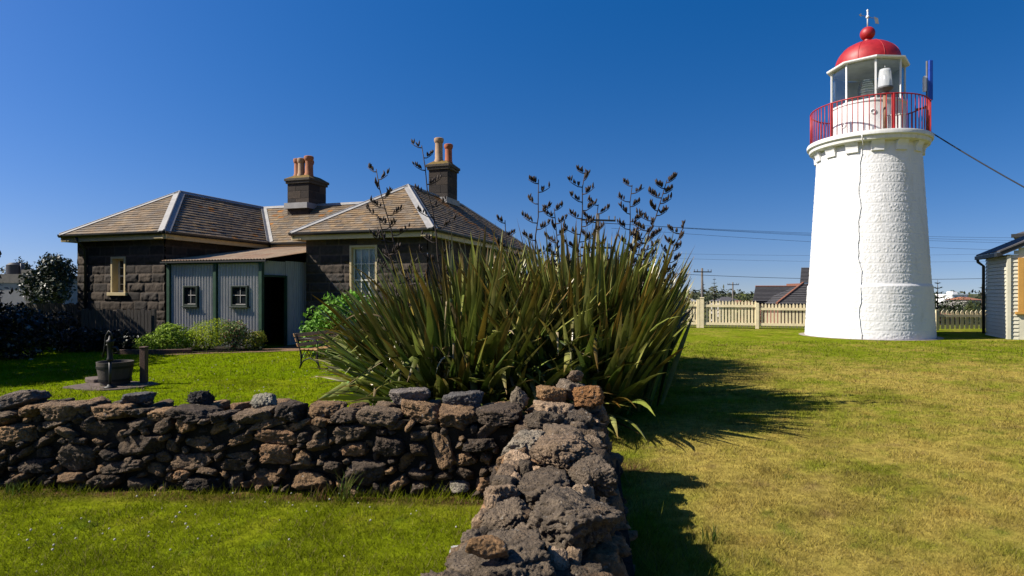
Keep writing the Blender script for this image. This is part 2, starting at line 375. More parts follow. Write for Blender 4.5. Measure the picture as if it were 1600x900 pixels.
# ================================================================== GROUND
def wall_x(y):            # centre line of the near run of the rubble wall
    return 0.03 + (np.asarray(y, float) - 2.0) * 0.134
def lawn_col(x, y):
    x = np.asarray(x, float); y = np.asarray(y, float)
    xb = np.where(y < 5.3, wall_x(y), 0.47 + (y - 5.3) * 0.28)
    right = sstep(-0.15, 0.35, x - xb)[:, None]
    n1 = fbm2(x, y, 0.55, 4, 3.1); n2 = fbm2(x, y, 2.3, 4, 9.7); n3 = fbm2(x, y, 9.0, 3, 21.0)
    def mx(a, b, t): return np.array(a)[None] * (1 - t) + np.array(b)[None] * t
    near = mx((0.2, 0.25, 0.008), (0.36, 0.335, 0.028), sstep(-0.2, 0.75, n1 * 0.6 + n2 * 0.55 + n3 * 0.3 - 0.12)[:, None])
    yard = mx((0.18, 0.26, 0.004), (0.25, 0.285, 0.01), sstep(-0.3, 0.7, n1 * 0.5 + n2 * 0.5 + n3 * 0.2)[:, None])
    left = near * (1 - sstep(5.5, 7.0, y))[:, None] + yard * sstep(5.5, 7.0, y)[:, None]
    dry = sstep(-0.62, 0.5, n1 * 0.7 + n2 * 0.6 + n3 * 0.35 + 0.18 - 0.62 * sstep(11.0, 17.5, y + n1 * 2.0) - 0.5 * (1 - sstep(0.0, 0.9, x - xb - 0.45)))
    rt = mx((0.2, 0.25, 0.014), (0.47, 0.365, 0.085), dry[:, None])
    rt = rt * (1 - 0.35 * sstep(0.25, 0.6, n2)[:, None] * np.array((0.2, 0.35, 0.5))[None])
    c = left * (1 - right) + rt * right
    n4 = fbm2(x, y, 1.25, 4, 55.0); n5 = fbm2(x, y, 4.5, 3, 71.0)
    c = c * (1 - 0.3 * sstep(0.12, 0.5, n4))[:, None]
    bare = (sstep(0.42, 0.6, n5 + 0.3 * n1) * 0.55)[:, None] * right
    c = c * (1 - bare) + np.array((0.3, 0.2, 0.085))[None] * bare
    wd = (sstep(0.4, 0.55, -n5 + 0.25 * n2) * 0.6)[:, None]
    c = c * (1 - wd) + np.array((0.1, 0.17, 0.015))[None] * wd
    far = sstep(24, 34, y)[:, None]
    return c * (1 - far) + np.array((0.11, 0.13, 0.04))[None] * far

def axis(lo, hi, step, far_lo, far_hi, g=1.22):
    a = list(np.arange(lo, hi + 1e-6, step)); d = step
    while a[-1] < far_hi: d *= g; a.append(a[-1] + d)
    d = step
    while a[0] > far_lo: d *= g; a.insert(0, a[0] - d)
    return np.array(a)
gx = axis(-14, 19, 0.11, -2600, 2600); gy = axis(-1, 24, 0.11, -400, 4200)
GX, GY = np.meshgrid(gx, gy); X_ = GX.ravel(); Y_ = GY.ravel()
Z_ = ground_z(X_, Y_)
nx, ny = len(gx), len(gy)
idx = np.arange(nx * ny).reshape(ny, nx)
Fq = np.stack([idx[:-1, :-1], idx[:-1, 1:], idx[1:, 1:], idx[1:, :-1]], -1).reshape(-1, 4)
gc = lawn_col(X_, Y_)
# bare soil along the foot of the walls and worn spots
foot = np.exp(-((Y_ - (4.93 - 0.06 * (X_ + 4.15)) + 0.02) / 0.13) ** 2) * (X_ < 0.2)
foot = np.maximum(foot, np.exp(-((X_ - 1.12) / 0.16) ** 2 - ((Y_ - 5.55) / 0.22) ** 2))
foot = np.clip(foot * (1.1 + 0.9 * fbm2(X_, Y_, 5.0, 3, 40.0)), 0, 1)[:, None]
gc = gc * (1 - foot) + np.array((0.13, 0.07, 0.035))[None] * foot
g = np_mesh('ground', np.stack([X_, Y_, Z_], 1), Fq, M['lawn'], smooth=True, col=gc)
tag(g, 'mown lawn running from the rubble wall out to the fence and beyond', 'lawn', kind='structure')

def sheet(name, poly, z, m, label, cat):
    mb = MB(); mb.prism([(p[0], p[1], z) for p in poly], (0, 0, 0.004)); return tag(mb.build(name, m), label, cat, kind='structure')
def wob(poly, a=0.06, n=6, seed=1):
    r = np.random.default_rng(seed); out = []
    for i, p in enumerate(poly):
        q = poly[(i + 1) % len(poly)]
        for k in range(n):
            t = k / n; out.append((p[0] + (q[0] - p[0]) * t + r.normal() * a, p[1] + (q[1] - p[1]) * t + r.normal() * a))
    return out
sheet('path', wob([(-8.9, 15.55), (-6.6, 16.3), (-4.4, 17.3), (-4.2, 18.6), (-6.6, 18.6), (-7.0, 17.2), (-9.2, 16.1)], 0.05), 0.004, M['path'], 'reddish gravel path in front of the corrugated lean-to', 'path')
ringp = [(13.1 + 2.3 * math.cos(a), 22.4 + 2.3 * math.sin(a)) for a in np.linspace(0, 2 * math.pi, 72, endpoint=False)]
sheet('pavement', ringp, 0.006, M['concrete'], 'narrow pale concrete apron round the foot of the white tower', 'pavement')

# ------------------------------------------------------------------ grass blades
def blades(n, seed):
    r = np.random.default_rng(seed)
    y = 2.5 * (24.0 / 2.5) ** r.random(n) if False else None
    u = r.random(n); a = 0.75
    y = (2.1 ** -a + u * (20.0 ** -a - 2.1 ** -a)) ** (-1 / a)
    x = (r.random(n) * 2 - 1) * (0.93 * y + 2.3)
    keep = np.ones(n, bool)
    wx = wall_x(y)
    keep &= ~((y < 5.3) & (x > wx - 0.36) & (x < wx + 0.44))
    fy = 4.93 - 0.06 * (x + 4.15)
    keep &= ~((x < 0.6) & (y > fy + 0.02) & (y < fy + 0.6))
    keep &= ~((x < 0.1) & (y > fy + 0.6) & (y < 8.6))           # hidden strip behind the front run
    keep &= ~((x < -9.6) & (y > 17.5)) & ~((np.hypot(x - 13.1, y - 22.4)) < 2.13)
    keep &= ~((x > -9.2) & (x < -4) & (y > 15.9 + 0.22 * (x + 9)))
    x, y, wx, fy = x[keep], y[keep], wx[keep], fy[keep]; n = len(x)
    c = lawn_col(x, y)
    tw = fbm2(x, y, 3.0, 3, 5.0)
    h = (0.016 + 0.022 * r.random(n)) * (1 + 1.1 * np.clip(tw, -0.6, 1.0)) * (1 + 0.03 * y)
    fd = np.minimum(np.abs(y - fy) + 9 * (x > 0.2), np.minimum(np.abs(x - wx + 0.42), np.abs(x - wx - 0.5)) + 9 * (y > 5.4))
    edge = (fd < 0.14) & (r.random(n) < 0.5); h = np.where(edge, h * (1.5 + 1.6 * r.random(n)), h)
    wd = np.maximum(0.0028, 0.00105 * y) * (0.7 + 0.6 * r.random(n))
    az = r.random(n) * 2 * np.pi; ln = h * (0.3 + 0.9 * r.random(n)); la = r.random(n) * 2 * np.pi
    z = ground_z(x, y)
    b = np.stack([np.cos(az) * wd, np.sin(az) * wd, np.zeros(n)], 1)
    P = np.stack([x, y, z - 0.004], 1)
    T = P + np.stack([np.cos(la) * ln, np.sin(la) * ln, h], 1)
    V = np.stack([P - b * 0.5, P + b * 0.5, T], 1).reshape(-1, 3)
    cc = c * r.uniform(0.65, 1.5, n)[:, None]
    straw = r.random(n) < 0.1; cc[straw] = np.array((0.4, 0.32, 0.13))[None] * r.uniform(0.6, 1.1, straw.sum())[:, None]
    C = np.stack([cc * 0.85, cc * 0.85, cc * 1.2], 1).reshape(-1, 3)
    return V, np.arange(3 * n).reshape(-1, 3), C
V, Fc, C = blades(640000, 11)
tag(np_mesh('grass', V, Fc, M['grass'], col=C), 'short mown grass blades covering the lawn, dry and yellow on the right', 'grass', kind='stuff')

def clover(n, seed):
    r = np.random.default_rng(seed); mb = MB(); v, f = ICO[1]
    Vs, Fs = [], []
    for i in range(n):
        if i < n * 0.6: y = r.uniform(3.3, 4.75); x = r.uniform(-4.6, -0.9)
        else: y = r.uniform(9.6, 15.0); x = -3.2 - r.random() * 5 * y / 12
        if i % 3 and i < n * 0.6: x = -2.1 + r.normal() * 0.8; y = 4.2 + r.normal() * 0.28
        y = min(y, 4.72) if y < 6 else y
        s = r.uniform(0.004, 0.008) * (1 if y < 6 else 1.5)
        Vs.append(v * s + np.array((x, y, 0.035 + 0.01 * r.random()))); Fs.append(f + len(v) * i)
    return np.concatenate(Vs), np.concatenate(Fs)
V, Fc = clover(110, 5)
M['clover'] = mat('clover_flower', (0.62, 0.58, 0.5), 0.8, var=0.2, transl=0.2)
tag(np_mesh('clover_flowers', V, Fc, M['clover']), 'tiny white clover flowers dotted over the green lawn', 'flowers', kind='stuff')

# ================================================================== RUBBLE WALLS
def pack(s0, s1, z0, z1, cats, r, seeds=()):
    out = list(seeds)
    for (wl, wh, hl, hh, tries, tol) in cats:
        for _ in range(tries):
            w = r.uniform(wl, wh); h = r.uniform(hl, hh)
            s = r.uniform(s0, s1); z = r.uniform(z0 + h * 0.42, max(z0 + h * 0.43, z1 - h * 0.3))
            if out:
                A = np.array([o[:4] for o in out])
                q = ((A[:, 0] - s) / (0.5 * (A[:, 2] + w))) ** 2 + ((A[:, 1] - z) / (0.5 * (A[:, 3] + h))) ** 2
                q4 = (np.abs((A[:, 0] - s) / (0.5 * (A[:, 2] + w))) ** 3 + np.abs((A[:, 1] - z) / (0.5 * (A[:, 3] + h))) ** 3)
                if q4.min() < tol: continue
            out.append((s, z, w, h))
    return out

def finish_wall(root, stones, keep, nm='stone'):
    """stones: list of (V, F, col, size); the largest KEEP become parts, the rest one part"""
    stones.sort(key=lambda t: -t[3])
    for V, Fc, c, sz in stones[:keep]:
        np_mesh(nm, V, Fc, M['rock'], root, True, np.repeat(c[None], len(V), 0))
    Vs, Fs, Cs, k = [], [], [], 0
    for V, Fc, c, sz in stones[keep:]:
        Vs.append(V); Fs.append(Fc + k); Cs.append(np.repeat(c[None], len(V), 0)); k += len(V)
    if Vs:
        o = np_mesh('small_stones', np.concatenate(Vs), np.concatenate(Fs), M['rock'], root, True, np.concatenate(Cs)); o['kind'] = 'stuff'

# front run: faces the camera
r = np.random.default_rng(21)
fw = thing('stone_wall', 'long straight run of dark rubble wall crossing the lawn in front of the yard', 'stone wall', (-6.1, 5.05, 0))
ex, ey = 0.9982, -0.06; yaw = math.atan2(ey, ex)
FL = 6.35; FH = 0.58
def fpos(s, z, off):      # along, up, towards the camera
    return np.array((ex * s + ey * off, ey * s - ex * off, z))
st = []
seeds = [(4.95, 0.18, 0.34, 0.19), (5.55, 0.34, 0.17, 0.3), (3.1, 0.36, 0.4, 0.16), (1.5, 0.42, 0.42, 0.16), (2.55, 0.26, 0.36, 0.2), (4.2, 0.3, 0.3, 0.15)]
lay = pack(0, FL, 0.0, FH, [(0.26, 0.4, 0.09, 0.15, 80, 0.95), (0.14, 0.26, 0.07, 0.13, 1100, 0.9), (0.1, 0.18, 0.06, 0.11, 4500, 0.8), (0.05, 0.1, 0.04, 0.07, 6000, 0.72)], r, seeds)
for s, z, w, h in lay:
    dp = r.uniform(0.2, 0.32); prot = r.normal() * 0.028 - 0.1 * z
    big = w * h > 0.02
    R = rotm(yaw + r.normal() * 0.12, r.normal() * (0.34 if w < 0.26 else 0.12), r.normal() * 0.15)
    V, Fc = rock((w * 1.1, dp, h * 1.14), 4 if w * h > 0.022 else 3 if w * h > 0.006 else 2, r, 1.1, R)
    V = V + fpos(s, max(z, h * 0.4), prot - dp / 2 + 0.02)
    st.append((V, Fc, rock_col(r), w * h))
caps = []; s = 0.0
while s < FL - 0.1:
    w = r.uniform(0.18, 0.46); h = r.uniform(0.07, 0.15); d = r.uniform(0.3, 0.42)
    V, Fc = rock((w * 1.06, d, h * 1.2), 4, r, 1.1, rotm(yaw + r.normal() * 0.1, r.normal() * 0.1, r.normal() * 0.08))
    V = V + fpos(s + w / 2, FH + h * 0.42 + r.normal() * 0.012 - 0.02, -0.21 + r.normal() * 0.03)
    st.append((V, Fc, rock_col(r) * 1.15, w * d * 0.7))
    if r.random() < 0.8:
        V, Fc = rock((w * 0.8, 0.26, h), 3, r, 1.1, rotm(yaw + r.normal() * 0.3, r.normal() * 0.1, r.normal() * 0.1))
        st.append((V + fpos(s + w / 2, FH + 0.03, -0.46), Fc, rock_col(r), w * 0.1))
    s += w * 0.88
for s, z, w, h in pack(0, FL, 0.0, FH, [(0.25, 0.4, 0.15, 0.22, 400, 0.85), (0.12, 0.2, 0.1, 0.14, 300, 0.8)], r):
    V, Fc = rock((w * 1.15, 0.25, h * 1.2), 2, r, 1.1, rotm(yaw, r.normal() * 0.15, 0))
    st.append((V + fpos(s, z, -0.5 - 0.05 * (0.6 - z)), Fc, rock_col(r), w * h * 0.3))
finish_wall(fw, st, 96)
mb = MB(); mb.prism([fpos(0, 0, -0.1), fpos(FL, 0, -0.1), fpos(FL, 0, -0.52), fpos(0, 0, -0.52)], (0, 0, FH - 0.05)); mb.build('gap_shade_core', M['earth_shade'], fw)  # dark core puts shadow into the gaps between the stones

# near run: comes towards the camera
r = np.random.default_rng(33)
nw = thing('stone_wall', 'broad lumpy run of rubble wall coming towards the viewer from the corner', 'stone wall', (-0.14, 0.75, 0))
nxv, nyv = 0.1328, 0.9911; nyaw = math.atan2(nyv, nxv); NL = 4.55; NH = 0.56
def npos(a, z, c):        # along (away), up, to the right
    return np.array((nxv * a + nyv * c, nyv * a - nxv * c, z))
st = []
top = pack(0.0, NL, -0.3, 0.3, [(0.34, 0.5, 0.26, 0.36, 45, 1.0), (0.22, 0.34, 0.18, 0.26, 260, 0.95), (0.12, 0.19, 0.1, 0.16, 1800, 0.85), (0.06, 0.11, 0.05, 0.09, 2500, 0.75)], r)
for a, c, w, d in top:
    h = min(0.26, r.uniform(0.12, 0.2) * (0.6 + w)); big = w > 0.22
    V, Fc = rock((w * 1.14, d * 1.2, h * 1.3), (5 if a < 2.9 else 4) if big else 4 if w > 0.13 else 3, r, 1.1, rotm(nyaw + r.normal() * 0.35, r.normal() * 0.1, r.normal() * 0.12))
    lo = -0.05 * abs(c) / 0.3
    V = V + npos(a, NH + 0.1 - h * 0.45 + 0.1 * r.normal() * 0.35 + lo + (0.03 if big else -0.02), c)
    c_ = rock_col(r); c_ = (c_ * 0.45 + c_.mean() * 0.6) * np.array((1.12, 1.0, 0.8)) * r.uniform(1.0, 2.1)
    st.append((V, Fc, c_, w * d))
for side in (-1, 1):
    for a, z, w, h in pack(0, NL, 0.0, NH + 0.03, [(0.24, 0.38, 0.13, 0.2, 120, 0.95), (0.15, 0.25, 0.09, 0.15, 1200, 0.9), (0.08, 0.14, 0.05, 0.09, 2500, 0.8)], r):
        dp = r.uniform(0.22, 0.32); big = w * h > 0.03
        V, Fc = rock((w * 1.12, dp, h * 1.16), (4 if big and side < 0 else 3), r, 1.2, rotm(nyaw + r.normal() * 0.12, r.normal() * 0.15, r.normal() * 0.12))
        bat = (0.16 if side < 0 else 0.3) * (NH - z)
        V = V + npos(a, max(z, h * 0.4), side * (0.3 + bat - dp * 0.5 + 0.03 + r.normal() * 0.025))
        st.append((V, Fc, rock_col(r), w * h * 0.8))
for k in range(3):        # blunt far end
    V, Fc = rock((0.3, 0.32, 0.26), 3, r, 1.2, rotm(nyaw, 0, 0)); st.append((V + npos(NL - 0.05, 0.12 + 0.2 * k, -0.15 + 0.12 * k), Fc, rock_col(r), 0.09))
    V, Fc = rock((0.34, 0.34, 0.26), 3, r, 1.2, rotm(nyaw, 0, 0)); st.append((V + npos(NL - 0.02, 0.12 + 0.2 * k, 0.32 - 0.1 * k), Fc, rock_col(r), 0.09))
finish_wall(nw, st, 98)
mb = MB(); mb.prism([npos(0, 0, -0.32), npos(0, 0, 0.44), npos(NL - 0.1, 0, 0.44), npos(NL - 0.1, 0, -0.32)], (0, 0, 0.2))
mb.prism([npos(0, 0.2, -0.2), npos(0, 0.2, 0.25), npos(NL - 0.1, 0.2, 0.25), npos(NL - 0.1, 0.2, -0.2)], (0, 0, 0.26)); mb.build('gap_shade_core', M['earth_shade'], nw)  # dark filling, painted shade behind the gaps of this run

# loose stones lying on the walls
def loose(label, pos, dims, col, seed, yaw=0.0, tilt=0.0, sub=4, rough=1.0, group=None, name='loose_stone'):
    r = np.random.default_rng(seed)
    V, Fc = rock(dims, sub, r, rough, rotm(yaw, tilt, 0))
    o = np_mesh(name, V, Fc, M['rock'], None, True, np.repeat(np.array(col)[None] * 0.85, len(V), 0)); o.location = (pos[0], pos[1], pos[2] - 0.035)
    return tag(o, label, 'stone', group)
OR = (0.33, 0.19, 0.085)
loose('brick-sized flat orange stone lying across the nearest boulders of the wall', (-0.085, 2.12, 0.75), (0.17, 0.1, 0.075), OR, 2, 0.15, 0.12, rough=0.6)
loose('small chalk white stone at the left edge of the near wall', (-0.2, 2.42, 0.6), (0.1, 0.08, 0.06), (0.72, 0.7, 0.66), 3)
loose('smooth orange boulder at the left of the heap on the wall corner', (0.32, 4.98, 0.8), (0.26, 0.22, 0.15), OR, 4, 0.3, 0.1)
loose('grey-brown boulder in the middle of the heap on the wall corner', (0.49, 5.08, 0.82), (0.22, 0.26, 0.17), (0.22, 0.17, 0.12), 5, 0.5, 0.25)
loose('rusty orange boulder overhanging the right edge of the wall corner', (0.62, 4.98, 0.79), (0.28, 0.24, 0.18), (0.31, 0.15, 0.055), 6, -0.2, -0.1)
loose('small knobbly stone perched on top of the orange boulders', (0.53, 5.12, 0.93), (0.13, 0.12, 0.09), (0.24, 0.17, 0.11), 7, 0.6, 0.2, 3, 1.6)
loose('pitted buff stone standing on end left of the orange boulders', (0.06, 5.02, 0.76), (0.13, 0.12, 0.17), (0.25, 0.2, 0.14), 8, 0.2, 0.1, 3, 1.8)
loose('pale knobbly limestone lump on the long wall', (-2.1, 5.14, 0.705), (0.18, 0.15, 0.13), (0.36, 0.33, 0.25), 9, 0.1, 0.0, 4, 1.8)
loose('black jagged lava lump on the long wall left of the pale lump', (-2.66, 5.2, 0.715), (0.18, 0.15, 0.13), (0.045, 0.042, 0.04), 10, 0.7, 0.1, 4, 2.2)
loose('big flat topped grey slab under the flax on the long wall', (-0.86, 5.15, 0.755), (0.37, 0.3, 0.15), (0.2, 0.17, 0.145), 12, -0.05, 0.0, 4, 0.7)
loose('dark rounded slab between the big flat slab and the corner', (-0.39, 5.1, 0.735), (0.36, 0.28, 0.15), (0.12, 0.11, 0.1), 13, -0.1, -0.06, 4, 0.8)
loose('tilted brown slab at the far left of the long wall', (-4.15, 5.14, 0.735), (0.42, 0.3, 0.15), (0.16, 0.125, 0.1), 14, 0.0, -0.2, 4, 0.8)
loose('flat dark slab with a white edge on the long wall near the pump', (-3.2, 5.2, 0.735), (0.3, 0.26, 0.1), (0.11, 0.105, 0.1), 15, 0.1, -0.08, 4, 0.8)

# weeds at the foot of the wall
def tuft(label, loc, n, h, seed, cols, cat='weed'):
    r = np.random.default_rng(seed); Vs = []; Cs = []
    for i in range(n):
        az = r.uniform(0, 6.28); th0 = r.uniform(0.05, 0.5); L = h * r.uniform(0.6, 1.1); w = 0.006
        p = np.array((r.normal() * 0.03, r.normal() * 0.02, 0.0)); pts = []
        for k in range(5):
            t = k / 4; th = th0 + 1.1 * t * t; pts.append(p.copy()); p = p + np.array((math.cos(az) * math.sin(th), math.sin(az) * math.sin(th), math.cos(th))) * L / 4
        sd = np.array((-math.sin(az), math.cos(az), 0)) * w
        c = np.array(cols[r.integers(len(cols))])
        for k in range(4):
            w0 = 1 - k / 4; w1 = 1 - (k + 1) / 4
            Vs += [pts[k] - sd * w0, pts[k] + sd * w0, pts[k + 1] + sd * w1, pts[k + 1] - sd * w1]; Cs += [c] * 4
    V = np.array(Vs); o = np_mesh('weed_tuft', V, np.arange(len(V)).reshape(-1, 4), M['grass'], col=np.array(Cs)); o.location = loc
    return tag(o, label, cat)
GRN = [(0.1, 0.16, 0.03), (0.15, 0.2, 0.04), (0.25, 0.22, 0.08)]
tuft('pale green grass tuft growing from the foot of the long wall', (-1.28, 4.66, 0), 34, 0.28, 1, GRN)
tuft('low rusty weed left of the pale grass tuft by the wall foot', (-1.48, 4.66, 0), 22, 0.13, 2, [(0.2, 0.1, 0.04), (0.16, 0.13, 0.05)])
tuft('bright green weed at the far left foot of the wall', (-3.95, 4.84, 0), 26, 0.12, 3, [(0.1, 0.17, 0.03), (0.14, 0.2, 0.04)])
tuft('tall seeding weed beside the shadow of the near wall', (1.28, 3.9, 0), 18, 0.14, 4, GRN)

# ================================================================== FLAX
def leaf_strip(p0, az, th0, bend, L, w0, twist, r, kink=None, nseg=9):
    p = np.array(p0, float); pts = []; tans = []
    th = th0
    for k in range(nseg + 1):
        t = k / nseg; th = th0 + bend * t * t
        if kink and t > kink[0]: th = kink[1]
        d = np.array((math.cos(az) * math.sin(th), math.sin(az) * math.sin(th), math.cos(th)))
        pts.append(p.copy()); tans.append(d); p = p + d * (L / nseg)
    side = np.array((-math.sin(az), math.cos(az), 0.0))
    V = []
    for k in range(nseg + 1):
        t = k / nseg
        w = w0 * (0.5 + 0.5 * min(1, t / 0.3)) * (1.0 if t < 0.55 else max(0.02, 1 - ((t - 0.55) / 0.45) ** 1.7))
        d = tans[k]; n = np.cross(side, d); a = twist * (0.3 + 0.7 * t)
        s2 = side * math.cos(a) + n * math.sin(a); n2 = np.cross(s2, d)
        V += [pts[k] - s2 * w / 2 + n2 * w * 0.16, pts[k] - n2 * w * 0.06, pts[k] + s2 * w / 2 + n2 * w * 0.16]
    Fc = []
    for k in range(nseg):
        b = 3 * k; Fc += [(b, b + 1, b + 4, b + 3), (b + 1, b + 2, b + 5, b + 4)]
    return np.array(V), np.array(Fc)
FLC = [(0.06, 0.105, 0.016), (0.085, 0.13, 0.02), (0.11, 0.155, 0.03), (0.045, 0.08, 0.016), (0.09, 0.12, 0.016), (0.16, 0.19, 0.045), (0.06, 0.1, 0.03), (0.2, 0.22, 0.07), (0.28, 0.29, 0.08), (0.05, 0.09, 0.016), (0.07, 0.11, 0.018)]  # palest greens put sunlit highlights into the leaf colour
def stalk_mesh(p0, p1, bow, nb, r, dense=1.0, arch=0.0):
    p0 = np.array(p0, float); p1 = np.array(p1, float); mb = MB(); pods = MB()
    L = np.linalg.norm(p1 - p0); pts = []
    for k in range(13):
        t = k / 12; q = p0 + (p1 - p0) * t + np.array(bow) * math.sin(math.pi * t) * 0.5 + np.array((0, 0, -arch * t ** 4))
        if k > 5: q = q + r.normal(size=3) * 0.012
        pts.append(q)
    mb.tube(pts, [0.017 - 0.011 * k / 12 for k in range(13)], 6)
    def at(t):
        x = t * 12; i = min(11, int(x)); return pts[i] + (pts[i + 1] - pts[i]) * (x - i)
    nb = int(nb * 1.4)
    for b in range(nb):
        t = 0.5 + 0.49 * (b + r.uniform(-0.2, 0.2)) / max(1, nb - 1); t = min(0.995, t)
        q = at(t); az = (b % 2) * math.pi + r.normal() * 0.55; bl = (0.1 + 0.2 * (1 - (t - 0.5) * 1.5)) * r.uniform(0.75, 1.2)
        bp = [q]
        for k in range(1, 4):
            u = k / 3; bp.append(q + np.array((math.cos(az) * bl * u, math.sin(az) * bl * u * 0.7, bl * (0.28 * u + 0.25 * u * u - 0.08))))
        mb.tube(bp, [0.009, 0.007, 0.006, 0.004], 5)
        for k in range(int(r.integers(6, 11) * dense) + 1):
            u = r.uniform(0.25, 1.0); x = u * 3; i = min(2, int(x)); c = bp[i] + (bp[i + 1] - bp[i]) * (x - i)
            d = np.array((r.normal() * 0.28 + math.cos(az) * 0.12, r.normal() * 0.28, 1.0)); d /= np.linalg.norm(d)
            pl = r.uniform(0.055, 0.095); c = c + np.array((0, 0, 0.012))
            pods.tube([c, c + d * pl * 0.3, c + d * pl * 0.65, c + d * pl], [0.004, 0.0125, 0.0115, 0.0015], 6)
    return mb, pods
def flax(label, loc, seed, nfan, brad, lean, lens, stalks, deadn):
    r = np.random.default_rng(seed)
    root = thing('flax_bush', label, 'flax bush', (loc[0], loc[1], 0))
    Vs, Fs, Cs, k = [], [], [], 0
    for f in range(nfan):
        a = r.uniform(0, 6.28); rad = math.sqrt(r.random()); b = np.array((math.cos(a) * rad * brad[0], math.sin(a) * rad * brad[1], 0.0))
        out = math.atan2(b[1], b[0]) + r.normal() * 0.35; fz = r.uniform(0, math.pi)
        nl = int(r.integers(8, 13))
        for i in range(nl):
            u = (i - (nl - 1) / 2) / (nl / 2)
            tilt = np.array((math.cos(out), math.sin(out))) * (lean * rad ** 1.3 * r.uniform(0.6, 1.25)) + np.array((math.cos(fz), math.sin(fz))) * u * 0.33 + r.normal(size=2) * 0.06
            th = float(np.hypot(*tilt)); az = math.atan2(tilt[1], tilt[0])
            L = r.uniform(*lens) * (1 - 0.12 * abs(u)) * (1.08 - 0.3 * rad ** 2); w = r.uniform(0.06, 0.115)
            bend = abs(r.normal()) * (0.15 if r.random() < 0.7 else 0.5) + (0.25 + 1.0 * r.random()) * max(0, th - 0.5)
            kink = None
            if r.random() < 0.06 + 0.12 * rad ** 3: kink = (r.uniform(0.45, 0.8), r.uniform(1.7, 2.8))
            p0 = b + np.array((math.cos(fz) * u * 0.08, math.sin(fz) * u * 0.08, -0.02))
            V, Fc = leaf_strip(p0, az, min(th, 1.35), bend, L, w, r.normal() * 0.5, r, kink)
            xr = (V[:, 0] + loc[0]) / (V[:, 1] + loc[1])
            if kink and xr.max() > 0.15: continue
            if V[:, 2].min() < -0.2 or (xr.max() > 0.245 and V[:, 2][xr.argmax()] < 0.6) or (xr.max() > 0.272 and V[:, 2][xr.argmax()] < 1.05) or xr.max() > 0.303 or xr.min() < -0.335: continue
            V[:, 2] = np.maximum(V[:, 2], -0.02)
            c = np.array(FLC[r.integers(len(FLC))]) * min(2.3, math.exp(r.normal() * 0.45 + 0.1))
            tt = np.repeat(np.arange(10) / 9, 3)[:, None]; col = np.repeat(c[None], 30, 0)
            q = r.random()
            if seed == 6: q = q * 0.72
            if q < 0.1: col = col * (1 - 0.7 * tt ** 3) + np.array((0.26, 0.11, 0.015)) * 0.7 * tt ** 3
            elif q < 0.34: col = col * (1 - 0.6 * tt) + np.array((0.26, 0.26, 0.05)) * 0.6 * tt
            elif q < 0.38: col = col * 0.3 + np.array((0.3, 0.17, 0.025)) * 0.7
            else: col = col * (1 - 0.8 * tt ** 9) + np.array((0.22, 0.1, 0.03)) * 0.8 * tt ** 9
            Vs.append(V); Fs.append(Fc + k); Cs.append(col); k += 30
    np_mesh('leaves', np.concatenate(Vs), np.concatenate(Fs), M['flax'], root, True, np.concatenate(Cs))
    Vs, Fs, Cs, k = [], [], [], 0
    for i in range(deadn):
        az = r.uniform(0, 6.28) if i % 3 else -math.pi / 2 + r.normal() * 0.8
        b = np.array((math.cos(az) * brad[0] * r.uniform(0.5, 1.05), math.sin(az) * brad[1] * r.uniform(0.5, 1.05), r.uniform(0.0, 0.7)))
        V, Fc = leaf_strip(b, az + r.normal() * 0.3, r.uniform(0.3, 1.0), r.uniform(1.2, 2.6), r.uniform(0.7, 1.6), r.uniform(0.025, 0.055), r.normal() * 0.9, r, (r.uniform(0.35, 0.7), r.uniform(2.2, 3.0)) if r.random() < 0.6 else None)
        V[:, 2] = np.maximum(V[:, 2], 0.01)
        if ((V[:, 0] + loc[0]) / (V[:, 1] + loc[1])).max() > 0.19: continue
        c = np.array([(0.42, 0.33, 0.18), (0.3, 0.22, 0.11), (0.5, 0.44, 0.3), (0.25, 0.24, 0.1)][r.integers(4)])
        Vs.append(V); Fs.append(Fc + k); Cs.append(np.repeat(c[None], 30, 0) * r.uniform(0.7, 1.1)); k += 30
    np_mesh('dead_leaves', np.concatenate(Vs), np.concatenate(Fs), M['deadleaf'], root, True, np.concatenate(Cs))
    for (bx, tx, ty, Y, nb, bow, dense, arch) in stalks:
        p1 = np.array(W(tx, Y, ty)) - np.array((loc[0], loc[1], 0)); p0 = np.array((W(bx, Y), Y, 0)) - np.array((loc[0], loc[1], 0))
        a, b = stalk_mesh(p0, p1, (bow, 0.05, 0), nb, r, dense, arch)
        o = a.build('flower_stalk', M['stalk'], root, True); b.build('seed_pods', M['stalk'], o, True)
    return root
flax('broad left clump of flax with green sword leaves drooping over the lawn', (-0.55, 8.35), 5, 140, (1.05, 0.95), 1.02, (1.75, 2.45),
     [(705, 585, 258, 8.2, 10, -0.12, 0.8, 0.05), (700, 657, 228, 8.5, 9, 0.15, 0.8, 0.0), (690, 590, 322, 7.9, 6, -0.1, 0.7, 0.1), (790, 790, 345, 8.8, 6, 0.05, 1.0, 0.0)], 110)
flax('right clump of flax with bronze tipped leaves leaning over the shaded lawn', (1.0, 8.7), 6, 175, (1.25, 1.0), 0.95, (1.95, 2.65),
     [(818, 842, 280, 8.6, 9, 0.06, 1.0, 0.0), (868, 914, 265, 8.5, 12, 0.14, 1.0, 0.0), (880, 935, 318, 9.0, 9, 0.1, 1.2, 0.0), (890, 868, 325, 9.1, 11, 0.0, 1.4, 0.0),
      (972, 988, 288, 9.0, 12, -0.05, 1.1, 0.0), (915, 1045, 280, 8.4, 15, 0.0, 1.7, 0.0), (940, 1068, 338, 8.6, 11, 0.1, 1.3, 0.15), (905, 1010, 350, 9.3, 11, 0.1, 1.4, 0.1)], 110)
flax('flax clump growing behind the two front clumps of flax', (1.9, 12.7), 8, 120, (1.3, 1.7), 0.75, (2.0, 2.6), [], 20)

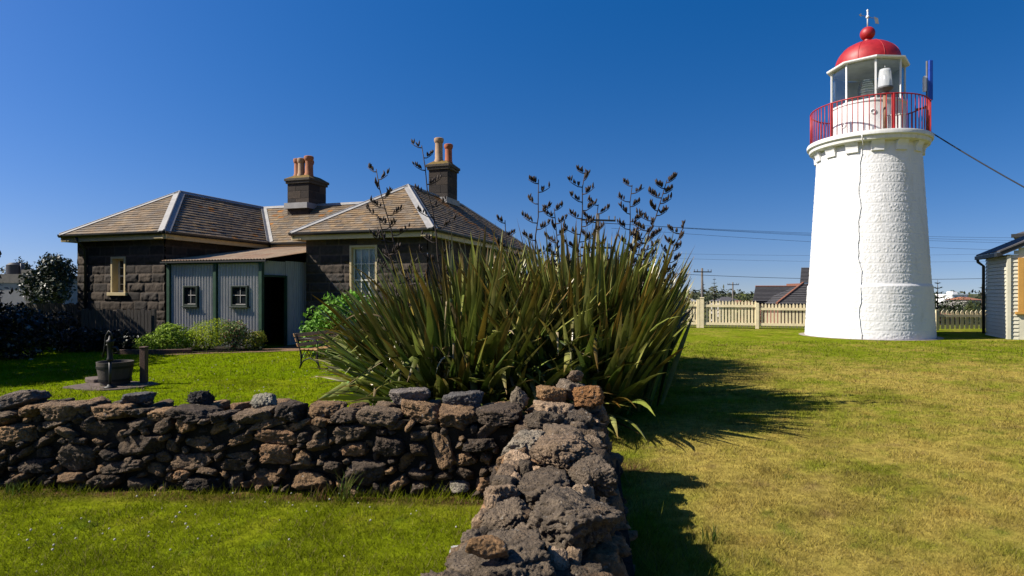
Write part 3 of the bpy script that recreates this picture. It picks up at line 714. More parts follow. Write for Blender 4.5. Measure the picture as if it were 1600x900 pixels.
t = thing('timber_post', 'old grey timber post standing in the shade under the flax', 'post', (1.62, 9.1, 0))
mb = MB(); mb.box((0, 0, 0.45), (0.17, 0.15, 0.94)); mb.build('post_shaft', M['wood'], t, bevel=0.015)
mb = MB(); mb.box((0.02, -0.1, 0.62), (0.14, 0.06, 0.2)); mb.build('meter_box', M['iron'], t, bevel=0.008)
# ================================================================== LIGHTHOUSE
LX, LY = 13.1, 22.4
PC = math.atan2(-LY, -LX)                       # direction towards the camera
lh = thing('lighthouse', 'white stone lighthouse tower with a red dome and red gallery railing', 'lighthouse', (LX, LY, 0))
def shaft_r(z):
    z = np.asarray(z, float)
    lo = 2.09 - (2.09 - 2.0) * z / 1.82
    hi = 1.955 - 0.0585 * (z - 1.9)
    t = np.clip((z - 1.82) / 0.08, 0, 1)
    return np.where(z < 1.82, lo, np.where(z < 1.9, 2.0 + (1.955 - 2.0) * t, hi))
NA, NZ = 620, 300
zz = np.linspace(-0.05, 6.86, NZ); aa = np.linspace(0, 2 * np.pi, NA, endpoint=False)
AA, ZZ = np.meshgrid(aa, zz); A = AA.ravel(); Zt = ZZ.ravel()
rows = np.where(Zt < 1.84, np.floor(Zt / 0.307), 6 + np.floor((Zt - 1.9) / 0.345))
rfr = np.where(Zt < 1.84, (Zt / 0.307) % 1, ((Zt - 1.9) / 0.345) % 1)
nb = 19; bu = (A / (2 * np.pi) * nb + 0.5 * (rows % 2) + 0.13 * np.sin(rows * 2.3)); bf = bu % 1
ed = np.minimum(np.minimum(rfr, 1 - rfr) * 0.34, np.minimum(bf, 1 - bf) * 0.66)
edv = np.minimum(bf, 1 - bf) * 0.66; edh = np.minimum(rfr, 1 - rfr) * 0.34
joint = np.maximum(0.55 * (1 - sstep(0.004, 0.03, edh)), 0.22 * (1 - sstep(0.003, 0.02, edv)))
Pn = np.stack([np.cos(A) * 2 + rows * 3.7, np.sin(A) * 2 + np.floor(bu) * 1.3, Zt], 1)
Pc = np.stack([np.cos(A) * 2, np.sin(A) * 2, Zt], 1)
rough_ = sstep(0.01, 0.06, ed) * (0.0145 * np.clip(fbm(Pc * 15.0, 4, 0.62), -1, 1.2) + 0.003 * perlin(Pn * 1.3))
band = ((Zt > 1.8) & (Zt < 1.92)); rough_ = np.where(band, rough_ * 0.1, rough_); joint = np.where(band | (Zt > 6.3), 0, joint)
R_ = shaft_r(Zt) + rough_ - 0.011 * joint
idx = np.arange(NA * NZ).reshape(NZ, NA); nxt = np.roll(idx, -1, 1)
Fq = np.stack([idx[:-1], nxt[:-1], nxt[1:], idx[1:]], -1).reshape(-1, 4)
np_mesh('tower', np.stack([R_ * np.cos(A), R_ * np.sin(A), Zt], 1), Fq, M['white'], lh, True)
for k in range(14):
    a = PC + math.radians(10 + k * 360 / 14); d = Vector((math.cos(a), math.sin(a), 0)); s = Vector((-math.sin(a), math.cos(a), 0))
    prof = [(1.6, 6.46), (1.755, 6.46), (1.76, 6.6), (1.78, 6.68), (1.82, 6.75), (1.86, 6.8), (1.6, 6.8)]
    mb = MB(); mb.prism([d * rr + s * -0.2 + Vector((0, 0, z)) for rr, z in prof], s * 0.4); mb.build('corbel', M['white'], lh, bevel=0.012)
mb = MB(); mb.lathe([(1.5, 6.8), (1.88, 6.8), (1.93, 6.83), (1.945, 6.9), (1.95, 6.95), (1.99, 6.955), (2.015, 6.98), (2.02, 7.08), (2.0, 7.12), (1.0, 7.13)], 120, closed_top=True, closed_bot=True)
mb.build('gallery_slab', M['slab'], lh, auto=35)
rl = MB(); RR = 1.89
def ringpts(r, z, n=72): return [(r * math.cos(2 * math.pi * k / n), r * math.sin(2 * math.pi * k / n), z) for k in range(n + 1)]
rl.tube(ringpts(RR, 8.33), 0.024, 8, False)
rl.build('railing_top_rail', M['red'], lh, True)
mb = MB()
for k in range(70):
    a = PC + 2 * math.pi * (k + 0.3) / 70; mb.tube([(RR * math.cos(a), RR * math.sin(a), 7.1), (RR * math.cos(a), RR * math.sin(a), 8.33)], 0.0145, 6)
mb.build('balusters', M['red'], lh, True)
for k in range(6):
    a = PC + math.radians(84 + 60 * k); mb = MB(); mb.box((RR * math.cos(a), RR * math.sin(a), 7.73), (0.09, 0.06, 1.24), Matrix.Rotation(a, 3, 'Z')); mb.build('railing_post', M['red'], lh, bevel=0.01)
mb = MB(); mb.lathe([(1.24, 7.1), (1.24, 7.24), (1.2, 7.26), (1.2, 8.32), (1.23, 8.34), (1.23, 8.4), (0.2, 8.41)], 64, closed_top=True); dr = mb.build('lantern_wall', M['white'], lh, auto=35)
for off, z in ((8, 7.95), (-38, 7.62), (52, 7.75)):
    a = PC + math.radians(off); d = Vector((math.cos(a), math.sin(a), 0)); c = d * 1.215 + Vector((0, 0, z))
    mb = MB(); s = Vector((-math.sin(a), math.cos(a), 0))
    mb.tube([c + (s * math.cos(q) + Vector((0, 0, 1)) * math.sin(q)) * 0.075 for q in np.linspace(0, 6.283, 20)], 0.017, 6, False); mb.build('vent_ring', M['whitem'], dr, True)
# octagonal glazing
GA = [PC + math.radians(12 + 45 * k) for k in range(8)]; GR = 1.19
gv = [Vector((GR * math.cos(a), GR * math.sin(a), 0)) for a in GA]
for k in range(8):
    mb = MB(); mb.bar(gv[k] + Vector((0, 0, 8.38)), gv[k] + Vector((0, 0, 9.86)), 0.06, 0.06, gv[k]); mb.build('mullion', M['whitem'], lh, bevel=0.006)
    p, q = gv[k], gv[(k + 1) % 8]; e = (q - p).normalized()
    mb = MB(); p2 = p + e * 0.03; q2 = q - e * 0.03
    mb.prism([p2 + Vector((0, 0, 8.42)), q2 + Vector((0, 0, 8.42)), q2 + Vector((0, 0, 9.82)), p2 + Vector((0, 0, 9.82))], Vector(((p + q) * 0.5)).normalized() * 0.008); mb.build('glass_pane', M['glass'], lh)
mb = MB()
for z in (8.41, 9.82):
    for k in range(8): mb.bar(gv[k] + Vector((0, 0, z)), gv[(k + 1) % 8] + Vector((0, 0, z)), 0.05, 0.05)
mb.build('glazing_rails', M['whitem'], lh)
mb = MB(); RO = 1.36
mb.lathe([(1.1, 9.80), (RO - 0.02, 9.80), (RO, 9.83), (RO, 9.87), (1.08, 9.96)], 8, a0=GA[0], closed_bot=True); mb.build('eave', M['whitem'], lh)
mb = MB(); prof = [(1.07, 9.93)] + [(1.07 * math.cos(t) ** 0.92, 9.95 + 0.86 * math.sin(t)) for t in np.linspace(0.0, 1.42, 16)]
prof += [(0.15, 10.815), (0.13, 10.86), (0.125, 10.92)]
mb.lathe(prof, 56); dome = mb.build('dome', M['red'], lh, auto=40)
mb = MB(); mb.lathe([(0.125, 10.92)] + [(max(0.001, 0.25 * math.cos(t)), 11.13 + 0.25 * math.sin(t)) for t in np.linspace(-1.03, 1.57, 20)], 32); mb.build('ball_finial', M['red'], dome, True)
for k in range(8):      # standing seams of the dome
    a = GA[k] + 0.3; mb = MB(); mb.tube([((rr + 0.004) * math.cos(a), (rr + 0.004) * math.sin(a), z) for rr, z in prof[1:17]], 0.009, 5); mb.build('dome_seam', M['red'], dome, True)
wv = MB(); wv.tube([(0, 0, 11.36), (0, 0, 11.98)], 0.022, 8); wv.lathe([(0.001, 11.68), (0.05, 11.71), (0.06, 11.75), (0.05, 11.79), (0.001, 11.82)], 14); wv.lathe([(0.001, 11.93), (0.035, 11.96), (0.04, 11.99), (0.001, 12.04)], 14)
v0 = wv.build('weather_vane', M['whitem'], lh, True)
mb = MB(); vd = Vector((math.sin(-PC) * 0 + 0.83, -0.4, 0)); vd.normalize()
mb.tube([(-vd * 0.22) + Vector((0, 0, 11.86)), vd * 0.2 + Vector((0, 0, 11.66))], 0.01, 6)
tl = Vector((0, 0, 1))
mb.prism([vd * 0.2 + tl * 11.72, vd * 0.33 + tl * 11.64, vd * 0.36 + tl * 11.42, vd * 0.25 + tl * 11.46], vd.cross(tl) * 0.012)
mb.prism([-vd * 0.2 + tl * 11.93, -vd * 0.28 + tl * 11.88, -vd * 0.2 + tl * 11.78], vd.cross(tl) * 0.012); mb.build('vane_blade', M['greym'], v0)
# inside the lantern
mb = MB(); prof = []
for k in range(9):
    z = 8.66 + 0.085 * k; prof += [(0.3 - 0.012 * abs(k - 4) ** 1.4, z), (0.335 - 0.012 * abs(k - 4) ** 1.4, z + 0.05)]
mb.lathe([(0.1, 8.42), (0.16, 8.5), (0.12, 8.6)] , 20); mb.build('lens_pedestal', M['greym'], lh, True)
mb = MB(); mb.lathe(prof, 36, closed_top=True, closed_bot=True); mb.build('fresnel_lens', M['lens'], lh, auto=20)
mb = MB(); vs = []
for k in range(25):
    a = PC + math.radians(98) + math.radians(166 * k / 24); vs.append((1.08 * math.cos(a), 1.08 * math.sin(a)))
mb.add([(x, y, 8.42) for x, y in vs] + [(x, y, 9.72) for x, y in vs], [(k, k + 1, 26 + k, 25 + k) for k in range(24)]); bl = mb.build('blind', M['blind'], lh, True)
so = bl.modifiers.new('s', 'SOLIDIFY'); so.thickness = 0.01
mb = MB(); mb.lathe([(1.1, 9.785), (0.02, 9.79)], 32, closed_top=True); mb.build('lantern_ceiling', M['blind'], lh)
# cable strapped down the tower
rc = np.random.default_rng(2); pts = []; ca = PC + math.radians(-5.5)
for k in range(46):
    z = 7.0 - 7.0 * k / 45; off = 0.012 * math.sin(k * 0.9) + rc.normal() * 0.006 - 0.05 * math.sin(min(1, k / 45 * 1.3) * 3.0) + 0.016 * math.sin(k * 0.42 + 1)
    rr = 2.03 if z > 6.93 else (1.98 if z > 6.8 else float(shaft_r(z)) + 0.01)
    a = ca + off; pts.append((rr * math.cos(a), rr * math.sin(a), z))
mb = MB(); mb.tube(pts, 0.018, 8); 
for k in range(4, 46, 8): mb.box(pts[k], (0.03, 0.06, 0.02), Matrix.Rotation(ca, 3, 'Z'))
mb.build('conductor_cable', M['white'], lh, True)

def on_gallery(off, r):
    a = PC + math.radians(off); return (LX + r * math.cos(a), LY + r * math.sin(a), 7.13)
t = thing('beacon_lamp', 'small clear glass beacon lamp on a brown pole inside the red railing', 'beacon lamp', on_gallery(18.5, 1.62))
mb = MB(); mb.tube([(0, 0, 0), (0, 0, 1.28)], 0.06, 10); mb.build('pole', M['bronze'], t, True)
mb = MB(); mb.lathe([(0.06, 1.25), (0.12, 1.27), (0.13, 1.33), (0.2, 1.37), (0.25, 1.44), (0.25, 1.49), (0.18, 1.5)], 24, closed_top=True); mb.build('lamp_base', M['greym'], t, auto=30)
mb = MB(); mb.lathe([(0.215, 1.5), (0.215, 1.62), (0.2, 1.8), (0.18, 2.02), (0.165, 2.1), (0.05, 2.13)], 28, closed_top=True); mb.build('lamp_glass', M['frosted'], t, True)
mb = MB(); mb.lathe([(0.05, 1.5), (0.08, 1.6), (0.075, 1.85), (0.03, 1.95)], 14, closed_top=True); mb.tube([(0, 0, 2.13), (0, 0, 2.24)], 0.012, 6); mb.build('lamp_bulb', M['chrome'], t, True)
t = thing('equipment_box', 'white equipment box on the gallery floor beside the beacon lamp', 'box', on_gallery(33, 1.55), PC)
mb = MB(); mb.box((0, 0, 0.26), (0.34, 0.5, 0.5)); mb.build('box_body', M['whitem'], t, bevel=0.02)
mb = MB(); mb.box((0, 0, 0.53), (0.38, 0.54, 0.04)); mb.build('box_cover', M['whitem'], t, bevel=0.012)
ax, ay, az_ = W(1449, 21.55), 21.55, 7.25
t = thing('antenna', 'tall blue panel antenna on a grey mast outside the gallery railing', 'antenna', (ax, ay, az_))
mb = MB(); mb.tube([(-0.02, 0, -0.1), (-0.02, 0, 2.55)], 0.03, 8); mb.build('mast', M['greym'], t, True)
mb = MB(); mb.box((0.07, -0.06, 1.85), (0.13, 0.09, 1.42)); mb.build('panel', M['blue'], t, bevel=0.02)
mb = MB(); mb.box((-0.1, 0, 1.72), (0.09, 0.1, 0.5)); mb.box((-0.06, 0, 1.98), (0.16, 0.05, 0.08)); mb.build('radio_box', M['whitem'], t, bevel=0.01)
mb = MB(); mb.bar((-0.02, 0, 0.05), (-0.02 - 0.3, 0.22, 0.05), 0.05, 0.05); mb.bar((-0.02, 0, 0.9), (-0.3, 0.2, 0.9), 0.05, 0.05); mb.build('bracket', M['greym'], t)

# ================================================================== STONE COTTAGE
U = Vector((0.954, -0.301, 0)); ROT = math.atan2(-0.301, 0.954)
GO = (-10.3, 18.0, 0.0)
ct = thing('stone_cottage', 'dark bluestone cottage with brown slate hipped roofs and two chimneys', 'cottage', GO, ROT)
ZE = 3.42
BSC = [(0.055, 0.043, 0.034), (0.075, 0.058, 0.044), (0.042, 0.035, 0.03), (0.09, 0.068, 0.05), (0.06, 0.05, 0.042)]
def stone_face(parent, name, length, z0, z1, mapf, openings, seed, rowh=0.285, res=0.028, rough=1.0, blk=(0.42, 0.85)):
    r = np.random.default_rng(seed)
    ns = int(length / res) + 1; nz = int((z1 - z0) / res) + 1
    s = np.linspace(0, length, ns); z = np.linspace(z0, z1, nz); SS, ZZ = np.meshgrid(s, z); s_ = SS.ravel(); z_ = ZZ.ravel()
    nr = int((z1 - z0) / rowh) + 1; disp = np.zeros_like(s_); colr = np.zeros((len(s_), 3))
    row = np.clip(((z_ - z0) / rowh).astype(int), 0, nr - 1); zf = (z_ - z0) - row * rowh
    for k in range(nr):
        m = row == k; cuts = [-r.uniform(0, 0.5)]
        while cuts[-1] < length: cuts.append(cuts[-1] + r.uniform(*blk))
        cuts = np.array(cuts); j = np.searchsorted(cuts, s_[m], 'right') - 1
        e = np.minimum(np.minimum(s_[m] - cuts[j], cuts[np.minimum(j + 1, len(cuts) - 1)] - s_[m]), np.minimum(zf[m], rowh - zf[m]))
        bt = r.uniform(0.7, 1.35, len(cuts)); bc = np.array(BSC)[r.integers(len(BSC), size=len(cuts))] * bt[:, None]; bp = r.uniform(0.2, 1.0, len(cuts))
        mortar = 1 - sstep(0.008, 0.022, e)
        Pn = np.stack([s_[m] * 5 + k * 7.1, z_[m] * 5, j * 2.3], 1)
        rk = fbm(Pn, 4, 0.6)
        disp[m] = (1 - mortar) * (0.012 + rough * sstep(0.01, 0.07, e) * bp[j] * np.clip(0.026 + 0.045 * rk, -0.005, 0.08))
        colr[m] = bc[j] * (1 - mortar[:, None]) + np.array((0.13, 0.1, 0.075)) * mortar[:, None]
    V = np.array([mapf(a, b, c) for a, b, c in zip(s_, z_, disp)])
    idx = np.arange(ns * nz).reshape(nz, ns)
    Fq = np.stack([idx[:-1, :-1], idx[:-1, 1:], idx[1:, 1:], idx[1:, :-1]], -1).reshape(-1, 4)
    cs = (s_[Fq[:, 0]] + s_[Fq[:, 2]]) / 2; cz = (z_[Fq[:, 0]] + z_[Fq[:, 2]]) / 2
    keep = np.ones(len(Fq), bool)
    for (a, b, c, d) in openings: keep &= ~((cs > a) & (cs < b) & (cz > c) & (cz < d))
    return np_mesh(name, V, Fq[keep], M['bluestone'], parent, False, colr)
def facev(v0, u0=0.0): return lambda s, z, d: (u0 + s, v0 - d, z)           # faces -v (front)
def facer(u1, v0): return lambda s, z, d: (u1 + d, v0 + s, z)               # faces +u (right side)
WL = [(-3.95, -0.38)]
stone_face(ct, 'front_wall_left_wing', 3.57, -0.1, 3.3, facev(0.38, -3.95), [(-2.53 + 3.95, -1.92 + 3.95, 1.55, 2.72)], 1)
stone_face(ct, 'side_wall_left_wing', 4.6, -0.1, 3.3, facer(-0.38, 0.38), [], 2, res=0.04)
stone_face(ct, 'middle_wall', 3.9, -0.1, 3.3, facev(4.98, -0.38), [], 3, res=0.05)
stone_face(ct, 'front_wall_right_wing', 4.1, -0.1, 3.3, facev(2.0, 3.5), [(5.03 - 3.5, 5.97 - 3.5, 0.95, 3.02)], 4)
stone_face(ct, 'side_wall_right_wing', 10.2, -0.1, 3.3, facer(7.6, 2.0), [], 5, res=0.06)
mb = MB(); mb.cur = (0.07, 0.06, 0.05)
for a, b in (((-3.95, 0.38), (-3.95, 8.6)), ((-3.95, 8.6), (3.5, 8.6)), ((3.5, 2.0), (3.5, 4.98)), ((3.5, 8.6), (3.5, 12.2)), ((3.5, 12.2), (7.6, 12.2))):
    mb.bar((a[0], a[1], 1.6), (b[0], b[1], 1.6), 0.06, 3.4)
mb.build('rear_wall', M['bluestone'], ct)

# roof planes in the cottage frame
ZR1, ZR2 = 5.09, 5.27
def clip(poly, cl):
    for i in range(len(cl)):
        a = cl[i]; b = cl[(i + 1) % len(cl)]; out = []
        def ins(p): return (b[0]-a[0])*(p[1]-a[1]) - (b[1]-a[1])*(p[0]-a[0]) >= -1e-9
        for k in range(len(poly)):
            p = poly[k]; q = poly[(k + 1) % len(poly)]; ip, iq = ins(p), ins(q)
            if ip: out.append(p)
            if ip != iq:
                d1 = (b[0]-a[0])*(p[1]-a[1]) - (b[1]-a[1])*(p[0]-a[0]); d2 = (b[0]-a[0])*(q[1]-a[1]) - (b[1]-a[1])*(q[0]-a[0]); t = d1 / (d1 - d2)
                out.append((p[0] + (q[0]-p[0]) * t, p[1] + (q[1]-p[1]) * t))
        poly = out
        if len(poly) < 3: return []
    return poly
SLC = [(0.21, 0.148, 0.085), (0.25, 0.17, 0.085), (0.185, 0.14, 0.093), (0.25, 0.18, 0.105), (0.17, 0.132, 0.092), (0.23, 0.155, 0.085), (0.22, 0.17, 0.115)]
def slates(mb, pts, seed, lichen=None, rowh=0.165, sw=0.24):
    """pts[0]->pts[1] is the eave; slates in courses over the (convex) polygon"""
    r = np.random.default_rng(seed); P = [Vector(p) for p in pts]
    e = (P[1] - P[0]).normalized(); n = e.cross(P[2] - P[0]).normalized()
    if n.z < 0: n = -n
    g = n.cross(e)
    if g.z < 0: g = -g
    p2 = [((p - P[0]).dot(e), (p - P[0]).dot(g)) for p in P]
    ar = sum(p2[i][0] * p2[(i+1) % len(p2)][1] - p2[(i+1) % len(p2)][0] * p2[i][1] for i in range(len(p2)))
    if ar < 0: p2 = p2[::-1]
    xs = [p[0] for p in p2]; ys = [p[1] for p in p2]
    mb.cur = (0.05, 0.045, 0.04); mb.add([p - n * 0.02 for p in P], [tuple(range(len(P)))])
    k = 0; y = min(ys)
    while y < max(ys):
        x = min(xs) - sw * (0.5 if k % 2 else 0.0) - 0.05
        while x < max(xs):
            w = sw * r.uniform(0.9, 1.1); gap = 0.006
            po = clip([(x + gap, y + r.normal() * 0.004), (x + w, y + r.normal() * 0.004), (x + w, y + rowh * 1.08), (x + gap, y + rowh * 1.08)], p2)
            if len(po) >= 3:
                c3 = P[0] + e * (x + w / 2) + g * y
                nv = float(perlin(np.array([[c3.x * 0.9, c3.y * 0.9, c3.z * 0.9 + seed]]))[0])
                c = np.array(SLC[r.integers(len(SLC))]) * r.uniform(0.85, 1.15) * (1 + 0.7 * nv)
                if nv > 0.15 and r.random() < 0.3: c = c * 0.65 + np.array((0.3, 0.17, 0.06)) * 0.35
                if lichen and lichen(c3.x, c3.y) > r.random(): c = np.array((0.36, 0.15, 0.025)) * r.uniform(0.7, 1.2)
                mb.cur = tuple(c); lift = 0.016 + abs(r.normal()) * 0.004
                top = [P[0] + e * q[0] + g * q[1] + n * (0.002 + lift * max(0, 1 - (q[1] - y) / (rowh * 1.08))) for q in po]
                m = len(top); low = [p - n * 0.012 for p in top]
                mb.add(top + low, [tuple(range(m))] + [(i, m + i, m + (i + 1) % m, (i + 1) % m) for i in range(m)])
            x += w
        y += rowh; k += 1
    return n
A0, A1 = (-4.25, 0, ZE), (0, 0, ZE); AR = (-2.12, 2.6, ZR1); AE = (-2.12, 6.8, ZR1)
B0, B1 = (3.16, 1.63, ZE), (7.96, 1.63, ZE); BR = (5.56, 4.76, ZR2); BE = (5.56, 9.6, ZR2)
MID_R = (5.33, 6.8, ZR1)
rf1 = MB(); nF1 = slates(rf1, [A0, A1, AR], 1); nR1 = slates(rf1, [(0, 0, ZE), (0, 4.6, ZE), AE, AR], 2, lambda x, y: 0.05)
nL1 = slates(rf1, [(-4.25, 9, ZE), (-4.25, 0, ZE), AR, (-2.12, 6.9, ZR1)], 3, rowh=0.3)
nM = slates(rf1, [(0, 4.6, ZE), (3.16, 4.6, ZE), MID_R, AE], 4, lambda x, y: 0.06)
slates(rf1, [(5.4, 9.0, ZE), (-4.25, 9, ZE), (-2.12, 6.8, ZR1), MID_R], 5, rowh=0.4, sw=0.5)
roof1 = rf1.build('left_and_middle_roof', M['slate'], ct)
rf2 = MB(); nF2 = slates(rf2, [B0, B1, BR], 6)
nR2 = slates(rf2, [(7.96, 1.63, ZE), (7.96, 12.6, ZE), BE, BR], 7, lambda x, y: 0.75 * math.exp(-((y - 6.6 - (x - 5.6) * 0.35) / 0.35) ** 2) if x > 5.7 else 0)
nL2 = slates(rf2, [(3.16, 12.6, ZE), (3.16, 1.63, ZE), BR, BE], 8, rowh=0.3)
slates(rf2, [(7.96, 12.6, ZE), (3.16, 12.6, ZE), BE], 9, rowh=0.3)
roof2 = rf2.build('right_roof', M['slate'], ct)
def flashing(parent, p, q, na, nb, wd=0.17, ma=None, name='hip_flashing'):
    p = Vector(p); q = Vector(q); d = (q - p).normalized(); mb = MB()
    for i, n in enumerate((na, nb)):
        s = n.cross(d).normalized(); other = nb if i == 0 else na
        if s.dot(other) > 0: s = -s
        if name == 'valley': s = -s if False else s
        mb.prism([p + n * 0.022, q + n * 0.022, q + s * wd + n * 0.022, p + s * wd + n * 0.022], n * 0.014)
    mb.tube([p + Vector((0, 0, 0.03)), q + Vector((0, 0, 0.03))], 0.03, 8)
    return mb.build(name, ma or M['lead'], parent)
flashing(roof1, A1, AR, nF1, nR1); flashing(roof1, A0, AR, nF1, nL1); flashing(roof1, AR, AE, nR1, nL1, 0.14)
flashing(roof1, AE, MID_R, nM, Vector((nM.x, -nM.y, nM.z)), 0.12)
flashing(roof2, B1, BR, nF2, nR2); flashing(roof2, B0, BR, nF2, nL2); flashing(roof2, BR, BE, nR2, nL2, 0.12); flashing(roof2, (7.96, 12.6, ZE), BE, nR2, Vector((0, 0.6, 0.8)))
def valley(parent, p, q, na, nb):
    p = Vector(p); q = Vector(q); d = (q - p).normalized(); mb = MB()
    for n, other in ((na, nb), (nb, na)):
        s = n.cross(d).normalized()
        if s.dot(other) < 0: s = -s
        mb.prism([p + n * 0.024, q + n * 0.024, q + s * 0.13 + n * 0.024, p + s * 0.13 + n * 0.024], n * 0.01)
    mb.build('valley_flashing', M['lead'], parent)
valley(roof1, (0, 4.6, ZE), AE, nR1, nM)

def eave_run(p, q, n2):
    """gutter, fascia and soffit along p->q; n2 points out of the wall"""
    p = Vector(p); q = Vector(q); n = Vector(n2)
    mg.prism([p + n * 0.07 + Vector((0, 0, 0.01)), p - n * 0.05 + Vector((0, 0, 0.01)), p - n * 0.04 + Vector((0, 0, -0.085)), p + n * 0.03 + Vector((0, 0, -0.085)), p + n * 0.065 + Vector((0, 0, -0.04))], q - p)
    mf.prism([p - n * 0.06 + Vector((0, 0, -0.02)), p - n * 0.09 + Vector((0, 0, -0.02)), p - n * 0.09 + Vector((0, 0, -0.22)), p - n * 0.06 + Vector((0, 0, -0.22))], q - p)
    mf.prism([p - n * 0.09 + Vector((0, 0, -0.185)), p - n * 0.4 + Vector((0, 0, -0.185)), p - n * 0.4 + Vector((0, 0, -0.205)), p - n * 0.09 + Vector((0, 0, -0.205))], q - p)
mg, mf = MB(), MB()
eave_run(A0, A1, (0, -1, 0)); eave_run((0, 0.0, ZE), (0, 4.6, ZE), (1, 0, 0)); eave_run((0, 4.6, ZE), (3.16, 4.6, ZE), (0, -1, 0)); eave_run((-4.25, 0, ZE), (-4.25, 9, ZE), (-1, 0, 0))
mg.build('left_gutter', M['gutter'], ct); mf.build('left_fascia', M['cream'], ct)
mg, mf = MB(), MB()
eave_run(B0, B1, (0, -1, 0)); eave_run((7.96, 1.63, ZE), (7.96, 12.6, ZE), (1, 0, 0)); eave_run((3.16, 1.63, ZE), (3.16, 4.6, ZE), (-1, 0, 0))
mg.build('right_gutter', M['gutter'], ct); mf.build('right_fascia', M['cream'], ct)
mb = MB(); mb.tube([(-3.55, 0.0, 3.32), (-3.55, 0.2, 3.1), (-3.55, 0.32, 2.95), (-3.55, 0.32, 0.0)], 0.045, 10); mb.build('downpipe', M['gutter'], ct, True)

def chimney(cx, cy, w, d, ztop, zb, pots, seed):
    r = np.random.default_rng(seed); mb = MB(); z = zb; k = 0
    while z < ztop - 0.3:
        h = 0.3; off = 0.5 if k % 2 else 0.0
        for side in range(4):
            pass
        for i in range(2):
            for j in range(2):
                mb.cur = tuple(np.array(BSC[r.integers(5)]) * r.uniform(0.8, 1.3))
                fx = 0.5 + 0.12 * (1 if k % 2 else -1)
                x0, x1 = ((-w / 2, -w / 2 + w * fx) if i == 0 else (-w / 2 + w * fx, w / 2)); y0, y1 = ((-d / 2, -d / 2 + d * (1 - fx)) if j == 0 else (-d / 2 + d * (1 - fx), d / 2))
                q = 0.004
                mb.bb((cx + x0 + q, cy + y0 + q, z + q), (cx + x1 - q, cy + y1 - q, z + h - q))
        z += h; k += 1
    mb.cur = (0.16, 0.135, 0.11); mb.bb((cx - w / 2 + 0.012, cy - d / 2 + 0.012, zb), (cx + w / 2 - 0.012, cy + d / 2 - 0.012, ztop - 0.2))
    body = mb.build('chimney', M['bluestone'], ct, bevel=0.008)
    mb = MB(); mb.cur = (0.1, 0.085, 0.065)
    mb.bb((cx - w / 2 - 0.05, cy - d / 2 - 0.05, z), (cx + w / 2 + 0.05, cy + d / 2 + 0.05, z + 0.1)); mb.bb((cx - w / 2 - 0.09, cy - d / 2 - 0.09, z + 0.1), (cx + w / 2 + 0.09, cy + d / 2 + 0.09, z + 0.2))
    b = len(mb.v); mb.cur = (0.2, 0.13, 0.03)
    lo = [(cx - w/2 - 0.07, cy - d/2 - 0.07), (cx + w/2 + 0.07, cy - d/2 - 0.07), (cx + w/2 + 0.07, cy + d/2 + 0.07), (cx - w/2 - 0.07, cy + d/2 + 0.07)]
    hi = [(cx + (x - cx) * 0.6, cy + (y - cy) * 0.6) for x, y in lo]
    mb.add([(x, y, z + 0.203) for x, y in lo] + [(x, y, z + 0.36) for x, y in hi], [(0, 1, 5, 4), (1, 2, 6, 5), (2, 3, 7, 6), (3, 0, 4, 7), (4, 5, 6, 7)])
    mb.build('chimney_cap', M['bluestone'], body, bevel=0.01)
    for (px, py, ph, pr, pc) in pots:
        mb = MB(); mb.cur = pc
        mb.lathe([(pr * 1.15, z + 0.28), (pr * 1.1, z + 0.4), (pr * 0.95, z + 0.45), (pr * 0.9, z + 0.28 + ph - 0.2), (pr * 1.05, z + 0.28 + ph - 0.17), (pr * 1.18, z + 0.28 + ph - 0.1), (pr * 1.15, z + 0.28 + ph - 0.02), (pr * 0.95, z + 0.28 + ph), (pr * 0.75, z + 0.28 + ph), (pr * 0.7, z + 0.28 + ph - 0.5)], 20, (cx + px, cy + py, 0))
        mb.build('chimney_pot', M['terra'], body, auto=30)
    mb = MB(); mb.bb((cx - w / 2 - 0.03, cy - d / 2 - 0.16, zb + 0.5), (cx + w / 2 + 0.03, cy + d / 2 + 0.16, zb + 0.72)); mb.build('lead_apron', M['lead'], body)
TC = (0.42, 0.15, 0.06); TB = (0.45, 0.28, 0.16)
chimney(0.0, 6.8, 1.0, 1.15, 6.1, 4.4, [(-0.3, -0.2, 0.78, 0.14, TC), (-0.05, -0.3, 0.76, 0.14, TB), (0.02, 0.16, 0.78, 0.14, TC), (0.26, -0.24, 0.84, 0.16, TC)], 3)
chimney(5.56, 7.7, 0.8, 0.95, 6.5, 4.5, [(-0.08, -0.22, 0.98, 0.16, TB), (0.12, 0.25, 0.84, 0.15, (0.42, 0.11, 0.04))], 4)

